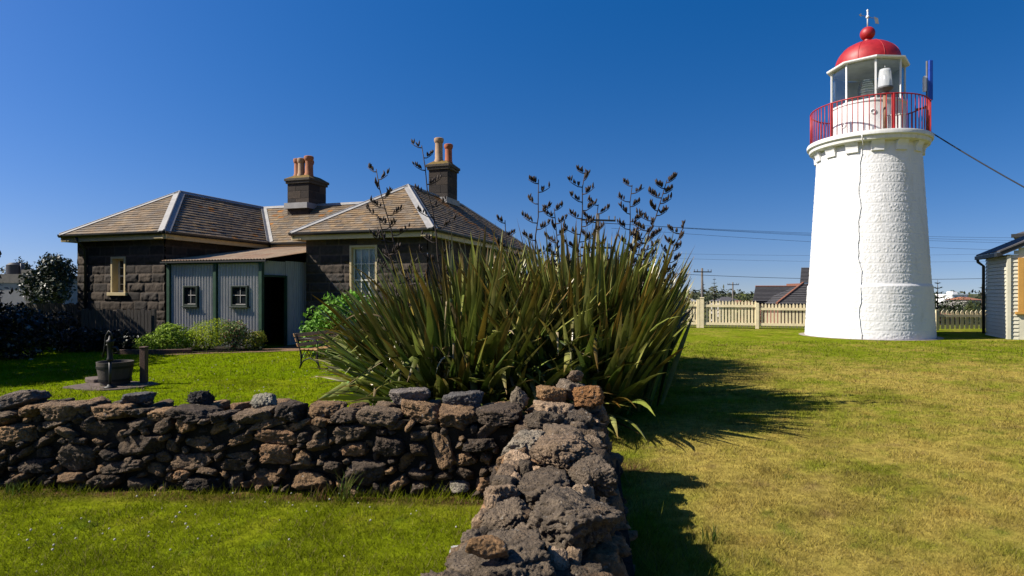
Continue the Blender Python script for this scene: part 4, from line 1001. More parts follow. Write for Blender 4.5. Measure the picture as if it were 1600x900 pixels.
def sash_window(parent, u0, u1, z0, z1, v, depth, mf, nx_, ny_, back=None, name='window', sill=True, fw=0.07):
    mb = MB()
    mb.bb((u0, v - 0.035, z0), (u0 + fw, v + depth, z1)); mb.bb((u1 - fw, v - 0.035, z0), (u1, v + depth, z1)); mb.bb((u0 + fw, v - 0.035, z1 - fw), (u1 - fw, v + depth, z1))
    if sill: mb.bb((u0 - 0.08, v - 0.1, z0 - 0.1), (u1 + 0.08, v + depth, z0))
    w = mb.build(name, mf, parent, bevel=0.006)
    mb = MB(); vs = v + depth - 0.06; a, b = u0 + fw, u1 - fw; c, d = z0, z1 - fw; t = 0.045
    mb.bb((a, vs, c), (a + t, vs + 0.04, d)); mb.bb((b - t, vs, c), (b, vs + 0.04, d)); mb.bb((a + t, vs, d - t), (b - t, vs + 0.04, d)); mb.bb((a + t, vs, c), (b - t, vs + 0.04, c + 0.07))
    mb.bb((a + t, vs + 0.002, (c + d) / 2 - 0.025), (b - t, vs + 0.038, (c + d) / 2 + 0.025))
    for i in range(1, nx_): x = a + (b - a) * i / nx_; mb.bb((x - 0.012, vs + 0.004, c + 0.072), (x + 0.012, vs + 0.034, d - t - 0.002))
    for j in range(1, ny_):
        zq = c + (d - c) * j / ny_
        if abs(zq - (c + d) / 2) > 0.05: mb.bb((a + t, vs + 0.006, zq - 0.012), (b - t, vs + 0.032, zq + 0.012))
    mb.build('sash', M['sash'], w)
    mb = MB(); mb.bb((a + 0.01, vs + 0.02, c + 0.01), (b - 0.01, vs + 0.026, d - 0.01)); mb.build('pane', M['glass'] if back else M['pane'], w)
    if back:
        mb = MB(); n = 60; vv = [(a + (b - a) * i / n, vs + 0.1 + 0.018 * math.sin(i * 0.9) + 0.01 * math.sin(i * 2.1)) for i in range(n + 1)]
        mb.add([(x, y, c) for x, y in vv] + [(x, y, d) for x, y in vv], [(i, i + 1, n + 2 + i, n + 1 + i) for i in range(n)]); mb.build('curtain', back, w, True)
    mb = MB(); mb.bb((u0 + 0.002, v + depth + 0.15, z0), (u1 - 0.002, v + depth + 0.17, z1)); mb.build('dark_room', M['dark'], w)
    return w
sash_window(ct, -2.53, -1.92, 1.6, 2.72, 0.38, 0.24, M['cream'], 2, 4)
sash_window(ct, 5.03, 5.97, 1.0, 3.02, 2.0, 0.14, M['cream'], 3, 4, M['curtain'])

# ================================================================== LEAN-TO
lt = thing('corrugated_shed', 'lean-to shed of grey corrugated iron with dark green corner posts against the stone cottage', 'lean-to shed', GO, ROT)
def corrug(name, p, along, up, L, H, m, parent, wl=0.105, amp=0.026, nz=2):
    p = Vector(p); a = Vector(along); u = Vector(up); n = a.cross(u).normalized(); ns = int(L / wl * 8)
    vs = []; fs = []
    for j in range(nz):
        for i in range(ns + 1):
            s = L * i / ns; vs.append(p + a * s + u * (H * j / (nz - 1)) + n * (amp * math.sin(2 * math.pi * s / wl)))
    for j in range(nz - 1):
        for i in range(ns): k = j * (ns + 1) + i; fs.append((k, k + 1, k + ns + 2, k + ns + 1))
    mb = MB(); mb.add(vs, fs); return mb.build(name, m, parent, True)
LU0, LU1, LV = -0.15, 3.24, 0.28
def lroof(v): return 2.56 + 0.157 * (v - 0.15)
corrug('left_wall_panel', (LU0 + 0.1, LV + 0.03, 0.0), (1, 0, 0), (0, 0, 1), 1.68, lroof(LV) - 0.06, M['galv'], lt)
corrug('right_wall_panel', (1.69, LV + 0.03, 0.0), (1, 0, 0), (0, 0, 1), 1.48, lroof(LV) - 0.06, M['galv'], lt)
corrug('side_wall_panel', (LU1 - 0.03, LV + 1.08, 0.0), (0, 1, 0), (0, 0, 1), 2.3, 2.55, M['galv'], lt)
corrug('side_wall_panel', (LU1 - 0.03, LV + 0.06, 2.1), (0, 1, 0), (0, 0, 1), 1.02, 0.42, M['galv'], lt)
for u in (LU0 + 0.05, 1.63, LU1): 
    mb = MB(); mb.box((u, LV, 1.27), (0.11, 0.11, 2.54)); mb.build('corner_post', M['green'], lt, bevel=0.008)
mb = MB(); mb.box((LU1 - 0.01, LV + 1.06, 1.05), (0.08, 0.06, 2.1)); mb.box((LU1 - 0.01, LV + 0.56, 2.08), (0.07, 0.94, 0.06)); d = mb.build('door_frame', M['green'], lt)
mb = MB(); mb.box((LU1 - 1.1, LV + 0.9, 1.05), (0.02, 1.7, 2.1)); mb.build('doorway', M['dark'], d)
mb = MB(); mb.box(((LU0 + LU1) / 2, LV, lroof(LV) - 0.09), (LU1 - LU0 + 0.1, 0.09, 0.1)); mb.build('top_plate', M['green'], lt)
sl = math.atan(0.157); up = Vector((0, math.cos(sl), math.sin(sl)))
corrug('roof', (LU0 - 0.12, 0.13, lroof(0.08)), (1, 0, 0), up, LU1 - LU0 + 0.4, 4.9, M['rust'], lt, amp=0.012)
mb = MB(); mb.prism([(LU0 - 0.12, 0.1, lroof(0.08) - 0.03), (LU0 - 0.12, 0.2, lroof(0.08) - 0.03), (LU0 - 0.12, 0.2, lroof(0.08) - 0.075), (LU0 - 0.12, 0.1, lroof(0.08) - 0.075)], (LU1 - LU0 + 0.4, 0, 0)); mb.build('eave_board', M['gutter'], lt)
for (a, b, z0, z1) in ((0.467, 0.996, 1.2, 1.8), (2.22, 2.79, 1.2, 1.8)):
    mb = MB(); f = 0.05; v0, v1 = LV - 0.06, LV + 0.05
    mb.bb((a, v0, z0), (a + f, v1, z1)); mb.bb((b - f, v0, z0), (b, v1, z1)); mb.bb((a + f, v0, z1 - f), (b - f, v1, z1)); mb.bb((a + f, v0, z0), (b - f, v1, z0 + f)); mb.bb((a - 0.03, v0 - 0.04, z0 - 0.04), (b + 0.03, v1, z0 - 0.002))
    w = mb.build('window', M['darkgreen'], lt, bevel=0.004)
    mb = MB(); mb.bb((a + f, LV - 0.004, z0 + f), (b - f, LV, z1 - f)); mb.build('pane', M['pane'], w)
    mb = MB(); xm = (a + b) / 2 + (0.02 if a > 2 else 0.0); zm = (z0 + z1) / 2 + 0.02
    mb.bb((a + f + 0.12 * (a < 1), LV - 0.026, zm - 0.011), (b - f, LV - 0.008, zm + 0.011)); mb.bb((a + f + 0.1, LV - 0.026, z0 + f + 0.002), (b - f, LV - 0.008, z0 + f + 0.022))
    mb.bb((xm - 0.008, LV - 0.022, z0 + f + 0.042), (xm + 0.008, LV - 0.01, z1 - f))
    mb.build('glazing_bar', M['render'], w)
# ================================================================== YARD THINGS
def at(px, py):           # point on level ground seen at a pixel of the photograph
    Y = EYE * F / (py - HZ); return (px - 800) / F * Y, Y
r = np.random.default_rng(51)
bx, by = -6.86, 10.4
def flagpoly(cx, cy, rx, ry, seed):
    q = np.random.default_rng(seed); n = 14
    return [(cx + rx * math.cos(2 * math.pi * k / n) * q.uniform(0.82, 1.1), cy + ry * math.sin(2 * math.pi * k / n) * q.uniform(0.82, 1.1)) for k in range(n)]
mb = MB(); mb.prism([(x, y, -0.03) for x, y in flagpoly(bx + 0.05, by - 0.02, 0.72, 0.5, 2)], (0, 0, 0.055)); tag(mb.build('flagstone', M['flag'], bevel=0.015), 'irregular brown flagstone slab under the barrel tub and pump', 'flagstone')
mb = MB(); mb.prism([(x, y, 0) for x, y in flagpoly(bx - 0.35, by + 0.45, 0.4, 0.25, 3)], (0, 0, 0.09)); tag(mb.build('flagstone', M['flag'], bevel=0.02), 'small raised stone step behind the barrel tub', 'flagstone')
t = thing('barrel_tub', 'half barrel wooden tub with iron hoops standing on a flagstone', 'tub', (bx + 0.04, by + 0.05, 0.025))
t.scale = (0.93, 0.93, 0.98)
mb = MB(); mb.lathe([(0.235, 0.0), (0.262, 0.12), (0.285, 0.26), (0.3, 0.4), (0.275, 0.4), (0.262, 0.3), (0.2, 0.28)], 26, closed_bot=True); mb.build('staves', M['tub'], t, auto=30)
for z, rr in ((0.09, 0.259), (0.31, 0.293)):
    mb = MB(); mb.lathe([(rr - 0.004, z - 0.02), (rr + 0.004, z - 0.02), (rr + 0.007, z + 0.02), (rr - 0.001, z + 0.02)], 32); mb.build('hoop', M['iron'], t, auto=30)
mb = MB(); mb.lathe([(0.255, 0.29), (0.12, 0.31), (0.02, 0.315)], 24, closed_top=True); mb.build('soil', M['earth_shade'], t, True)
px_, py_ = W(172, 10.05), 10.05
t = thing('water_pump', 'black cast iron hand pump on a thin pipe in front of the barrel tub', 'hand pump', (px_, py_, 0.025))
mb = MB(); mb.lathe([(0.1, 0), (0.1, 0.015), (0.05, 0.03), (0.035, 0.06)], 16, closed_bot=True); mb.build('base_flange', M['iron'], t, True)
mb = MB(); mb.tube([(0, 0, 0.02), (0, 0, 0.45)], 0.022, 10); mb.build('riser_pipe', M['gutter'], t, True)
mb = MB(); mb.lathe([(0.03, 0.44), (0.05, 0.45), (0.05, 0.48), (0.04, 0.5), (0.045, 0.72), (0.06, 0.75), (0.06, 0.78), (0.03, 0.8), (0.015, 0.86)], 16, closed_top=True)
mb.tube([(0.03, 0, 0.66), (0.1, 0, 0.67), (0.14, 0, 0.62), (0.14, 0, 0.58)], [0.022, 0.02, 0.018, 0.02], 8); mb.build('pump_body', M['iron'], t, True)
mb = MB(); mb.tube([(0.03, 0.0, 0.78), (0.03, 0, 0.9), (-0.02, 0, 0.94), (-0.07, 0.0, 0.86), (-0.09, 0, 0.66), (-0.12, 0, 0.5)], [0.014, 0.014, 0.013, 0.012, 0.012, 0.016], 8); mb.build('pump_handle', M['iron'], t, True)
t = thing('timber_post', 'short reddish timber post on the lawn beside the barrel tub', 'post', (W(225, 10.6), 10.6, 0))
M['redwood'] = mat('red_weathered_wood', (0.13, 0.065, 0.04), 0.85, var=0.4, scale=7, bump=0.005, bscale=40, stretch=(4, 4, 0.5))
mb = MB(); mb.box((0, 0, 0.3), (0.1, 0.1, 0.66)); mb.box((0, 0, 0.645), (0.115, 0.115, 0.025)); mb.build('post_shaft', M['redwood'], t, bevel=0.01)
mb = MB(); mb.tube([(-0.08, -0.02, 0.02), (-0.3, -0.05, 0.02), (-0.42, -0.02, 0.2), (-0.44, 0, 0.38)], 0.006, 6); mb.build('hose', M['wire'], t, True)

# bench
bw, bd = Vector((0.34, 0.94, 0)).normalized(), Vector((0.94, -0.34, 0)).normalized()
t = thing('garden_bench', 'garden bench with varnished slats and ornate black iron ends beside the flax', 'bench', (-4.42, 12.75, 0), math.atan2(bw.y, bw.x))
# local x = length, local -y = facing
BL = 1.35
for x in (0.02, BL - 0.02):
    mb = MB(); q = 0.016
    def P(y, z): return (x, y, z)
    mb.tube([P(0.06, 0), P(0.02, 0.1), P(0.02, 0.3), P(0.05, 0.42), P(0.1, 0.6), P(0.15, 0.74)], 0.018, 6)
    mb.tube([P(-0.46, 0), P(-0.42, 0.1), P(-0.38, 0.25), P(-0.4, 0.4)], 0.018, 6)
    mb.tube([P(0.05, 0.4), P(-0.2, 0.385), P(-0.42, 0.4)], 0.016, 6)
    mb.tube([P(0.03, 0.06), P(-0.04, 0.17), P(-0.2, 0.23), P(-0.36, 0.17), P(-0.44, 0.06)], 0.014, 6)
    mb.tube([P(0.09, 0.58), P(-0.05, 0.64), P(-0.3, 0.62), P(-0.4, 0.56), P(-0.4, 0.4)], 0.015, 6)
    for k in range(5):
        y = -0.04 - 0.085 * k; zc = 0.29; rr = 0.036
        mb.tube([P(y + rr * math.cos(a), zc + 0.02 * (1 if k % 2 else -1) + rr * math.sin(a)) for a in np.linspace(0, 6.283, 11)], 0.008, 5, False)
        mb.tube([P(y + 0.04, 0.21), P(y - 0.03, 0.38)], 0.008, 5)
    mb.build('end_frame', M['iron'], t, True)
for k in range(4):
    mb = MB(); mb.box((BL / 2, -0.06 - 0.11 * k, 0.415), (BL + 0.1, 0.085, 0.028)); mb.build('seat_slat', M['slat'], t, bevel=0.006)
for k in range(3):
    z = 0.5 + 0.1 * k; mb = MB(); mb.box((BL / 2, 0.035 + 0.04 * (z - 0.42) / 0.1, z), (BL + 0.1, 0.024, 0.08), Matrix.Rotation(-0.38, 3, 'X')); mb.build('back_slat', M['slat'], t, bevel=0.006)

# shrubs
G1 = [(0.2, 0.31, 0.025), (0.25, 0.37, 0.035), (0.31, 0.42, 0.05)]
G2 = [(0.34, 0.44, 0.012), (0.46, 0.52, 0.02), (0.22, 0.32, 0.012)]
G3 = [(0.05, 0.09, 0.035), (0.08, 0.12, 0.05), (0.14, 0.17, 0.09)]
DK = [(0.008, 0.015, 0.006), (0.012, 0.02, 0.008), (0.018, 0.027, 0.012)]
shrub('shrub', 'low bright green shrub leftmost along the corrugated shed front', 'shrub', (W(258, 16.3), 16.35, 0), [(-0.35, 0, 0.22, 0.45, 0.35, 0.25), (0.2, 0.05, 0.36, 0.45, 0.4, 0.36), (0.05, 0, 0.5, 0.3, 0.3, 0.28)], 4200, 0.06, G1, 61)
shrub('shrub', 'yellow-green rounded shrub under the green centre post of the shed', 'shrub', (W(322, 16.5), 16.6, 0), [(-0.2, 0, 0.35, 0.45, 0.4, 0.36), (0.15, 0, 0.5, 0.5, 0.4, 0.4), (-0.45, 0, 0.28, 0.3, 0.3, 0.28)], 5200, 0.05, G2, 62, aspect=0.3)
shrub('rose_shrub', 'dark leafed rose shrub with a few pinkish shoots under the second shed window', 'shrub', (W(362, 16.6), 16.7, 0), [(0, 0, 0.4, 0.4, 0.3, 0.38), (0.15, 0, 0.56, 0.22, 0.2, 0.3), (-0.15, 0, 0.55, 0.2, 0.2, 0.28)], 1900, 0.06, [(q[0] * 2, q[1] * 2, q[2] * 1.4) for q in G3] + [(0.3, 0.14, 0.09)], 63, surf=0.3)
shrub('shrub', 'small olive shrub by the dark doorway corner of the shed', 'shrub', (W(393, 16.7), 16.8, 0), [(0, 0, 0.26, 0.34, 0.3, 0.27), (0.14, 0, 0.34, 0.2, 0.2, 0.22)], 1700, 0.05, [(0.22, 0.27, 0.03), (0.3, 0.26, 0.04), (0.15, 0.2, 0.02)], 64)
shrub('leafy_shrub', 'big glossy bright green leafy shrub behind the garden bench', 'shrub', (W(528, 14.8), 14.8, 0), [(0, 0, 0.75, 0.75, 0.7, 0.72), (-0.2, -0.1, 0.5, 0.6, 0.6, 0.5), (0.3, 0, 1.0, 0.6, 0.6, 0.6)], 4200, 0.11, [(0.1, 0.24, 0.02), (0.14, 0.31, 0.03), (0.2, 0.38, 0.06)], 65, aspect=0.6)
mb = MB(); pts = [(-10.2, 15.75), (-9.2, 15.72), (-8.4, 15.95)]
for a, b in zip(pts[:-1], pts[1:]): mb.bar((*a, 0.05), (*b, 0.05), 0.1, 0.14)
tag(mb.build('garden_edging', M['redwood'], bevel=0.01), 'low brown timber edging in front of the shrub bed', 'garden edging')
mb = MB(); mb.prism([(x, y, 0.004) for x, y in [(-10.4, 15.8), (-9.2, 15.8), (-8.4, 16.0), (-6.9, 16.55), (-7.1, 17.3), (-10.4, 18.25)]], (0, 0, 0.03)); tag(mb.build('garden_bed', M['earth_shade']), 'dark soil bed along the shed front', 'garden bed', kind='structure')

# shaded hedge and taller shrubs on the left, partly beyond the frame
hb = 'dark shrubs along the left side of the yard'
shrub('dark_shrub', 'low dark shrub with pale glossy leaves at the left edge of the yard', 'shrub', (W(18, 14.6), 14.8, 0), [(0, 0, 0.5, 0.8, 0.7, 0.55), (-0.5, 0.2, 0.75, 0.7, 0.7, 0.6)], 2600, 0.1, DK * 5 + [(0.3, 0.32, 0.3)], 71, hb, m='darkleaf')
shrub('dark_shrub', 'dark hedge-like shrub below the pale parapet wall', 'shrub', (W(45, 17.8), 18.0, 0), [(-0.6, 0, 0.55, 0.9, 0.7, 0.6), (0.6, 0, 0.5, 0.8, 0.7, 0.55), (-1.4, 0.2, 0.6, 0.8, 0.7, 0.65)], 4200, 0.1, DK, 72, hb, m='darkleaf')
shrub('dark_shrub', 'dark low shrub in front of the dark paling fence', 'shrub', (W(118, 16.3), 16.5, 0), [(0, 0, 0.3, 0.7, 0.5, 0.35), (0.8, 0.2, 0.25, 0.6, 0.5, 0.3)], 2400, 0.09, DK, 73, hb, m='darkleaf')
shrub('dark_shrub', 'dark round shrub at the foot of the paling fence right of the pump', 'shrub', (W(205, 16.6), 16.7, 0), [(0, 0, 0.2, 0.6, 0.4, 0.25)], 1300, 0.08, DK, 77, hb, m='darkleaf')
def tree(name, label, loc, H, rad, n, size, cols, seed, group=None, trunk=0.16, low=0.35, **k):
    rr = np.random.default_rng(seed); root = thing(name, label, 'tree', loc, 0, group)
    blobs = []; mb = MB()
    for i in range(11):
        a = rr.uniform(0, 6.28); q = rad * rr.uniform(0.2, 0.7); z = H * rr.uniform(low + 0.1, 0.86); s = rad * rr.uniform(0.36, 0.58)
        blobs.append((q * math.cos(a), q * math.sin(a), z, s, s, s * 0.8))
        mb.tube([(0, 0, H * low * 0.7), (blobs[-1][0] * 0.5, blobs[-1][1] * 0.5, z * 0.75), blobs[-1][:3]], [trunk * 0.5, trunk * 0.3, trunk * 0.1], 6)
    blobs.append((0, 0, H * 0.88, rad * 0.45, rad * 0.45, H * 0.14))
    V, Fc, C = leaf_cloud(blobs, n, size, cols, rr, **k); np_mesh('crown', V, Fc, M['darkleaf' if cols is DK or cols is DT else 'leaf'], root, col=C)
    mb.tube([(0, 0, -0.2), (0.03, 0, H * 0.3), (0.05, 0.03, H * 0.6)], [trunk, trunk * 0.8, trunk * 0.4], 10); mb.build('trunk', M['bark'], root, True)
    return root
tg = 'tall shrubs shading the left of the yard'
for i, (x, y, h, rd) in enumerate([(-11.4, 10.6, 2.7, 1.25), (-12.9, 12.5, 3.7, 1.5), (-14.6, 15.0, 4.9, 1.5), (-16.5, 17.6, 4.9, 1.5), (-18.2, 19.0, 5.4, 1.5), (-12.0, 11.5, 3.2, 1.3), (-13.7, 13.8, 4.4, 1.5), (-15.6, 16.3, 5.0, 1.5)]):
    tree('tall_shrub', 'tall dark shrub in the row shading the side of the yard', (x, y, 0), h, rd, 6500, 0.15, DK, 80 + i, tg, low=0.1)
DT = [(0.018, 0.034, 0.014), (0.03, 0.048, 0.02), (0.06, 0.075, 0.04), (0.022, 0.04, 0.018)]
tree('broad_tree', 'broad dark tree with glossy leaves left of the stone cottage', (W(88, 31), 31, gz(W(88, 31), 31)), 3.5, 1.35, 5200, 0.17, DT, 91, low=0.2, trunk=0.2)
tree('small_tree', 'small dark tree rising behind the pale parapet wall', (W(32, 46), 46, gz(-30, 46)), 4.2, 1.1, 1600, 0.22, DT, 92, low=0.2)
t = thing('pale_building', 'pale rendered building with a parapet far left behind the shrubs', 'building', (W(50, 38), 38, gz(-30, 38)))
h = 2.75 - gz(-30, 38)
mb = MB(); mb.bb((-9, 0, 0), (0, 5, h - 0.55)); mb.build('wall', M['render'], t)
mb = MB(); mb.bb((-9.05, -0.06, h - 0.55), (0.06, 5.05, h)); mb.bb((-0.6, -0.08, h + 0.0), (0.07, 0.5, h + 0.28)); mb.build('parapet', M['concrete'], t)
mb = MB(); 
for k in range(5): mb.bb((-0.45 + 0.1 * (k % 2), -0.05, 0.4 * k + 0.3), (0.04, 0.02, 0.4 * k + 0.66))
mb.build('quoins', M['concrete'], t)
t = thing('water_tank', 'small dark tank on the roof of the pale parapet building', 'tank', (W(24, 41), 41, 2.7))
mb = MB(); mb.lathe([(0.5, 0), (0.5, 0.75), (0.3, 0.9), (0.05, 0.92)], 20, closed_bot=True, closed_top=True); mb.build('tank_body', M['gutter'], t, auto=30)
mb = MB(); mb.tube([(0.55, -0.2, 0), (0.55, -0.2, 0.85)], 0.05, 8); mb.build('vent_pipe', M['greym'], t, True)

def paling(label, p, q, H, seed, m, gap=0.105, w=0.085):
    p = Vector((p[0], p[1], 0)); q = Vector((q[0], q[1], 0)); d = q - p; L = d.length; d.normalize(); nrm = Vector((d.y, -d.x, 0)); rr = np.random.default_rng(seed)
    t = thing('paling_fence', label, 'fence', p)
    mb = MB(); R = Matrix((d, Vector((-d.y, d.x, 0)), Vector((0, 0, 1)))).transposed(); n = int(L / gap)
    for k in range(n):
        h = H * rr.uniform(0.96, 1.02); c = d * (gap * (k + 0.5)); mb.box(c + Vector((0, 0, h / 2)), (w, 0.018, h), R)
    mb.build('palings', m, t)
    mb = MB(); mb.bar(Vector((0, 0, 0.3)) - nrm * 0.03, d * L + Vector((0, 0, 0.3)) - nrm * 0.03, 0.04, 0.07); mb.bar(Vector((0, 0, H - 0.25)) - nrm * 0.03, d * L + Vector((0, 0, H - 0.25)) - nrm * 0.03, 0.04, 0.07); mb.build('rail', m, t)
    for k in range(int(L / 1.8) + 2):
        s = min(L, 1.8 * k); mb = MB(); mb.box(d * s - nrm * 0.09 + Vector((0, 0, H / 2)), (0.1, 0.1, H), R); mb.build('post', m, t)
paling('dark weathered paling fence in front of the cottage window', (-12.35, 17.45), (-10.25, 17.3), 1.12, 1, M['wood'])
paling('dark paling fence running back beside the broad dark tree', (-16.6, 20.4), (-13.9, 19.6), 1.25, 2, M['wood'])

# ================================================================== CREAM PICKET FENCE
def pick(label, a, b, n, gate=False, H=1.16, posts=(True, True), cap=False):
    (ax, ay), (bx_, by_) = a, b; za, zb = gz(ax, ay), gz(bx_, by_)
    p = Vector((ax, ay, za)); q = Vector((bx_, by_, zb)); d = q - p; L = d.length; dh = Vector((d.x, d.y, 0)).normalized(); nr = Vector((dh.y, -dh.x, 0))
    t = thing('picket_gate' if gate else 'picket_fence', label, 'gate' if gate else 'fence', p)
    R = Matrix((dh, -nr, Vector((0, 0, 1)))).transposed(); mb = MB(); rr = np.random.default_rng(int(ax * 10) % 97)
    for k in range(n):
        c = d * ((k + 0.5) / n); w = L / n * 0.62; h = H + rr.normal() * 0.006; z0 = 0.06
        pts = [(-w / 2, z0), (w / 2, z0), (w / 2, h - 0.07), (0, h), (-w / 2, h - 0.07)]
        mb.prism([c + dh * x + Vector((0, 0, z)) for x, z in pts], -nr * 0.022)
    mb.build('picket_panel', M['fence'], t)
    for z in ((0.2, H - 0.24) if H > 1 else (H - 0.24,)):
        mb = MB(); mb.bar(Vector((0, 0, z)) + nr * 0.03, d + Vector((0, 0, z)) + nr * 0.03, 0.045, 0.11); mb.build('rail', M['fence'], t)
    if gate: mb = MB(); mb.bar(Vector((0, 0, H - 0.3)) + nr * 0.03, d + Vector((0, 0, 0.26)) + nr * 0.03, 0.04, 0.09); mb.build('brace', M['fence'], t)
    for k, s in enumerate((0, 1)):
        if posts[k]:
            mb = MB(); hh = H + (0.1 if cap else 0.02); c = d * s + nr * 0.03; mb.box(c + Vector((0, 0, hh / 2)), (0.16 if cap else 0.14, 0.14, hh), R)
            o = mb.build('post', M['fence'], t, bevel=0.008)
            if cap: mb = MB(); mb.box(c + Vector((0, 0, hh + 0.02)), (0.2, 0.18, 0.05), R); mb.build('post_cap', M['fence'], o, bevel=0.008)
def fl(px):
    k = (px - 800) / F; s = (k * 27.5 - 8.6) / (0.954 + 0.301 * k); return (8.6 + 0.954 * s, 27.5 - 0.301 * s)
fA, fB, fC, fD, fE, fF = fl(1097), fl(1183), fl(1276), fl(1380), (W(1462, 25.7), 25.7), (W(1575, 25.9), 25.9); gA = fl(1036); gZ = fl(930)
pick('cream picket gate with a diagonal brace half hidden by the flax', (gA[0], gA[1]), (fA[0] - 0.16, fA[1] + 0.05), 12, True, H=1.26)
pick('cream picket fence section left of the gate behind the flax', gZ, gA, 20, posts=(True, True), H=1.26)
pick('cream picket fence section between the tall gate post and the next post', fA, fB, 17, posts=(True, False), cap=True, H=1.24)
pick('cream picket fence section running behind the lighthouse from its left side', fB, fC, 17, posts=(True, True), H=1.12)
pick('cream picket fence section hidden mostly behind the lighthouse', fC, fD, 17, posts=(False, True), H=0.95)
pick('cream picket fence section just right of the lighthouse foot', fD, fE, 11, posts=(False, True), H=0.85)
pick('cream picket fence section ending behind the weatherboard cottage', fE, fF, 15, posts=(False, True), H=0.85)

# ================================================================== BEYOND THE FENCE
def upole(label, px, ytop, Y, arm, seed, px_arm=None):
    x, y, z = W(px, Y, ytop); g0 = gz(x, y); H = z - g0
    t = thing('utility_pole', label, 'utility pole', (x, y, g0))
    mb = MB(); mb.tube([(0, 0, -0.3), (0, 0, H)], [0.17, 0.12], 10); mb.build('pole', M['pole'], t, True)
    ca = Matrix.Rotation(0.25, 3, 'Z')
    for k, zz_ in enumerate((H - 0.45,) + ((H - 2.3,) if arm > 2.3 and px < 1000 else ())):
        mb = MB(); mb.box((0, -0.15, zz_), (arm, 0.1, 0.12), ca); c = mb.build('crossarm', M['pole'], t)
        mb = MB()
        for q in (-0.47, -0.3, 0.3, 0.47):
            p = ca @ Vector((arm * q, -0.15, 0)); mb.tube([(p.x, p.y, zz_ + 0.06), (p.x, p.y, zz_ + 0.3)], 0.045, 6)
        mb.build('insulators', M['greym'], c)
    return x, y, z
upole('timber power pole behind the flax flower stalks', 934, 334, 41, 2.5, 1)
upole('timber power pole rising behind the tall gate post', 1097, 419, 73, 2.4, 2)
upole('small far power pole right of the dark pines', 1145, 441, 112, 2.4, 3)
def wire(label, p, q, sag, rad, group=None, n=20):
    p = Vector(p); q = Vector(q); mb = MB()
    mb.tube([p + (q - p) * (k / n) - Vector((0, 0, sag * 4 * (k / n) * (1 - k / n))) for k in range(n + 1)], rad, 5, False)
    tag(mb.build('overhead_wire', M['wire'], smooth=True), label, 'cable', group)
wire('thick black cable running from the gallery antenna to the upper right', (ax + 0.02, ay, 7.35), W(1760, 17.5, 375 - 0), 0.12, 0.022)
wg = 'power lines strung behind the lighthouse'
for k, (p1, p2) in enumerate([((4.7, 41, 6.35), (66, 58, 7.0)), ((5.4, 41.2, 6.35), (66, 58, 6.65)), ((6.2, 41.4, 6.35), (66, 58, 6.3)), ((6.8, 41.6, 6.0), (66, 58, 5.5))]):
    wire('thin power line of the upper set behind the lighthouse', p1, p2, 0.55, 0.01, wg)
for k, (p1, p2) in enumerate([(W(900, 60, 392), W(1700, 70, 392)), (W(900, 60, 398), W(1700, 70, 405))]):
    wire('faint power line of the lower pair behind the lighthouse', p1, p2, 0.5, 0.009, 'faint power lines behind the lighthouse')
wire('single dark power line just above the far rooftops', W(1040, 60, 427), W(1640, 62, 432), 0.45, 0.022)

# neighbouring tiled house
hx, hy = 18.0, 44.0; hg = gz(20, 46)
t = thing('tiled_house', 'neighbouring house with dark tiled roof and orange ridge tiles left of the lighthouse', 'house', (hx, hy, hg))
e = 0.95 - hg; rg = 2.05 - hg
mb = MB(); mb.bb((0.3, 0.4, 0), (8, 6, e)); mb.build('wall', M['brick'], t)
def tiled(pts, name='roof', rows=0.3, seed=1):
    P = [Vector(p) for p in pts]; mb = MB(); ed = (P[1] - P[0]).normalized(); n = ed.cross(P[2] - P[0]).normalized(); n = n if n.z > 0 else -n; g_ = n.cross(ed); g_ = g_ if g_.z > 0 else -g_
    p2 = [((p - P[0]).dot(ed), (p - P[0]).dot(g_)) for p in P]; mb.add([p - n * 0.02 for p in P], [tuple(range(len(P)))])
    y = 0; ym = max(q[1] for q in p2); xm0 = min(q[0] for q in p2); xm1 = max(q[0] for q in p2)
    while y < ym:
        po = clip([(xm0, y), (xm1, y), (xm1, y + rows), (xm0, y + rows)], p2)
        if len(po) >= 3:
            top = [P[0] + ed * q[0] + g_ * q[1] + n * (0.005 + 0.05 * (1 - (q[1] - y) / rows)) for q in po]; low = [p - n * 0.03 for p in top]; m = len(top)
            mb.add(top + low, [tuple(range(m))] + [(i, m + i, m + (i + 1) % m, (i + 1) % m) for i in range(m)])
        y += rows
    return mb
R_ = tiled([(-0.6, 0, e), (9.5, 0, e), (9.5, 3.2, rg), (0.9, 3.2, rg)]).build('roof', M['tile'], t)
tiled([(0.2, -2.2, e - 0.15), (6.8, -2.2, e - 0.15), (3.5, 0.9, rg + 0.2)]).build('front_wing_roof', M['tile'], t)
tiled([(0.2, 1.2, e - 0.15), (0.2, -2.2, e - 0.15), (3.5, 0.9, rg + 0.2)]).build('front_wing_roof', M['tile'], t)
mb = MB(); mb.bb((0.5, -1.8, 0), (5.2, 0.35, e - 0.17)); mb.build('front_wing_wall', M['brick'], t)
M['ridge'] = mat('orange_ridge_tile', (0.36, 0.14, 0.07), 0.8, var=0.2)
mb = MB(); mb.tube([(0.2, -2.2, e - 0.1), (3.5, 0.9, rg + 0.26)], 0.09, 8); mb.tube([(0.9, 3.2, rg + 0.03), (9.5, 3.2, rg + 0.03)], 0.06, 8); mb.build('ridge_tiles', M['ridge'], R_)
mb = MB(); mb.bb((-0.6, -0.05, e - 0.14), (9.5, 0.02, e - 0.02)); mb.bb((0.15, -2.25, e - 0.3), (6.8, -2.18, e - 0.17)); mb.build('gutter', M['gutter'], t)
ux = W(1250, 49.5) - hx
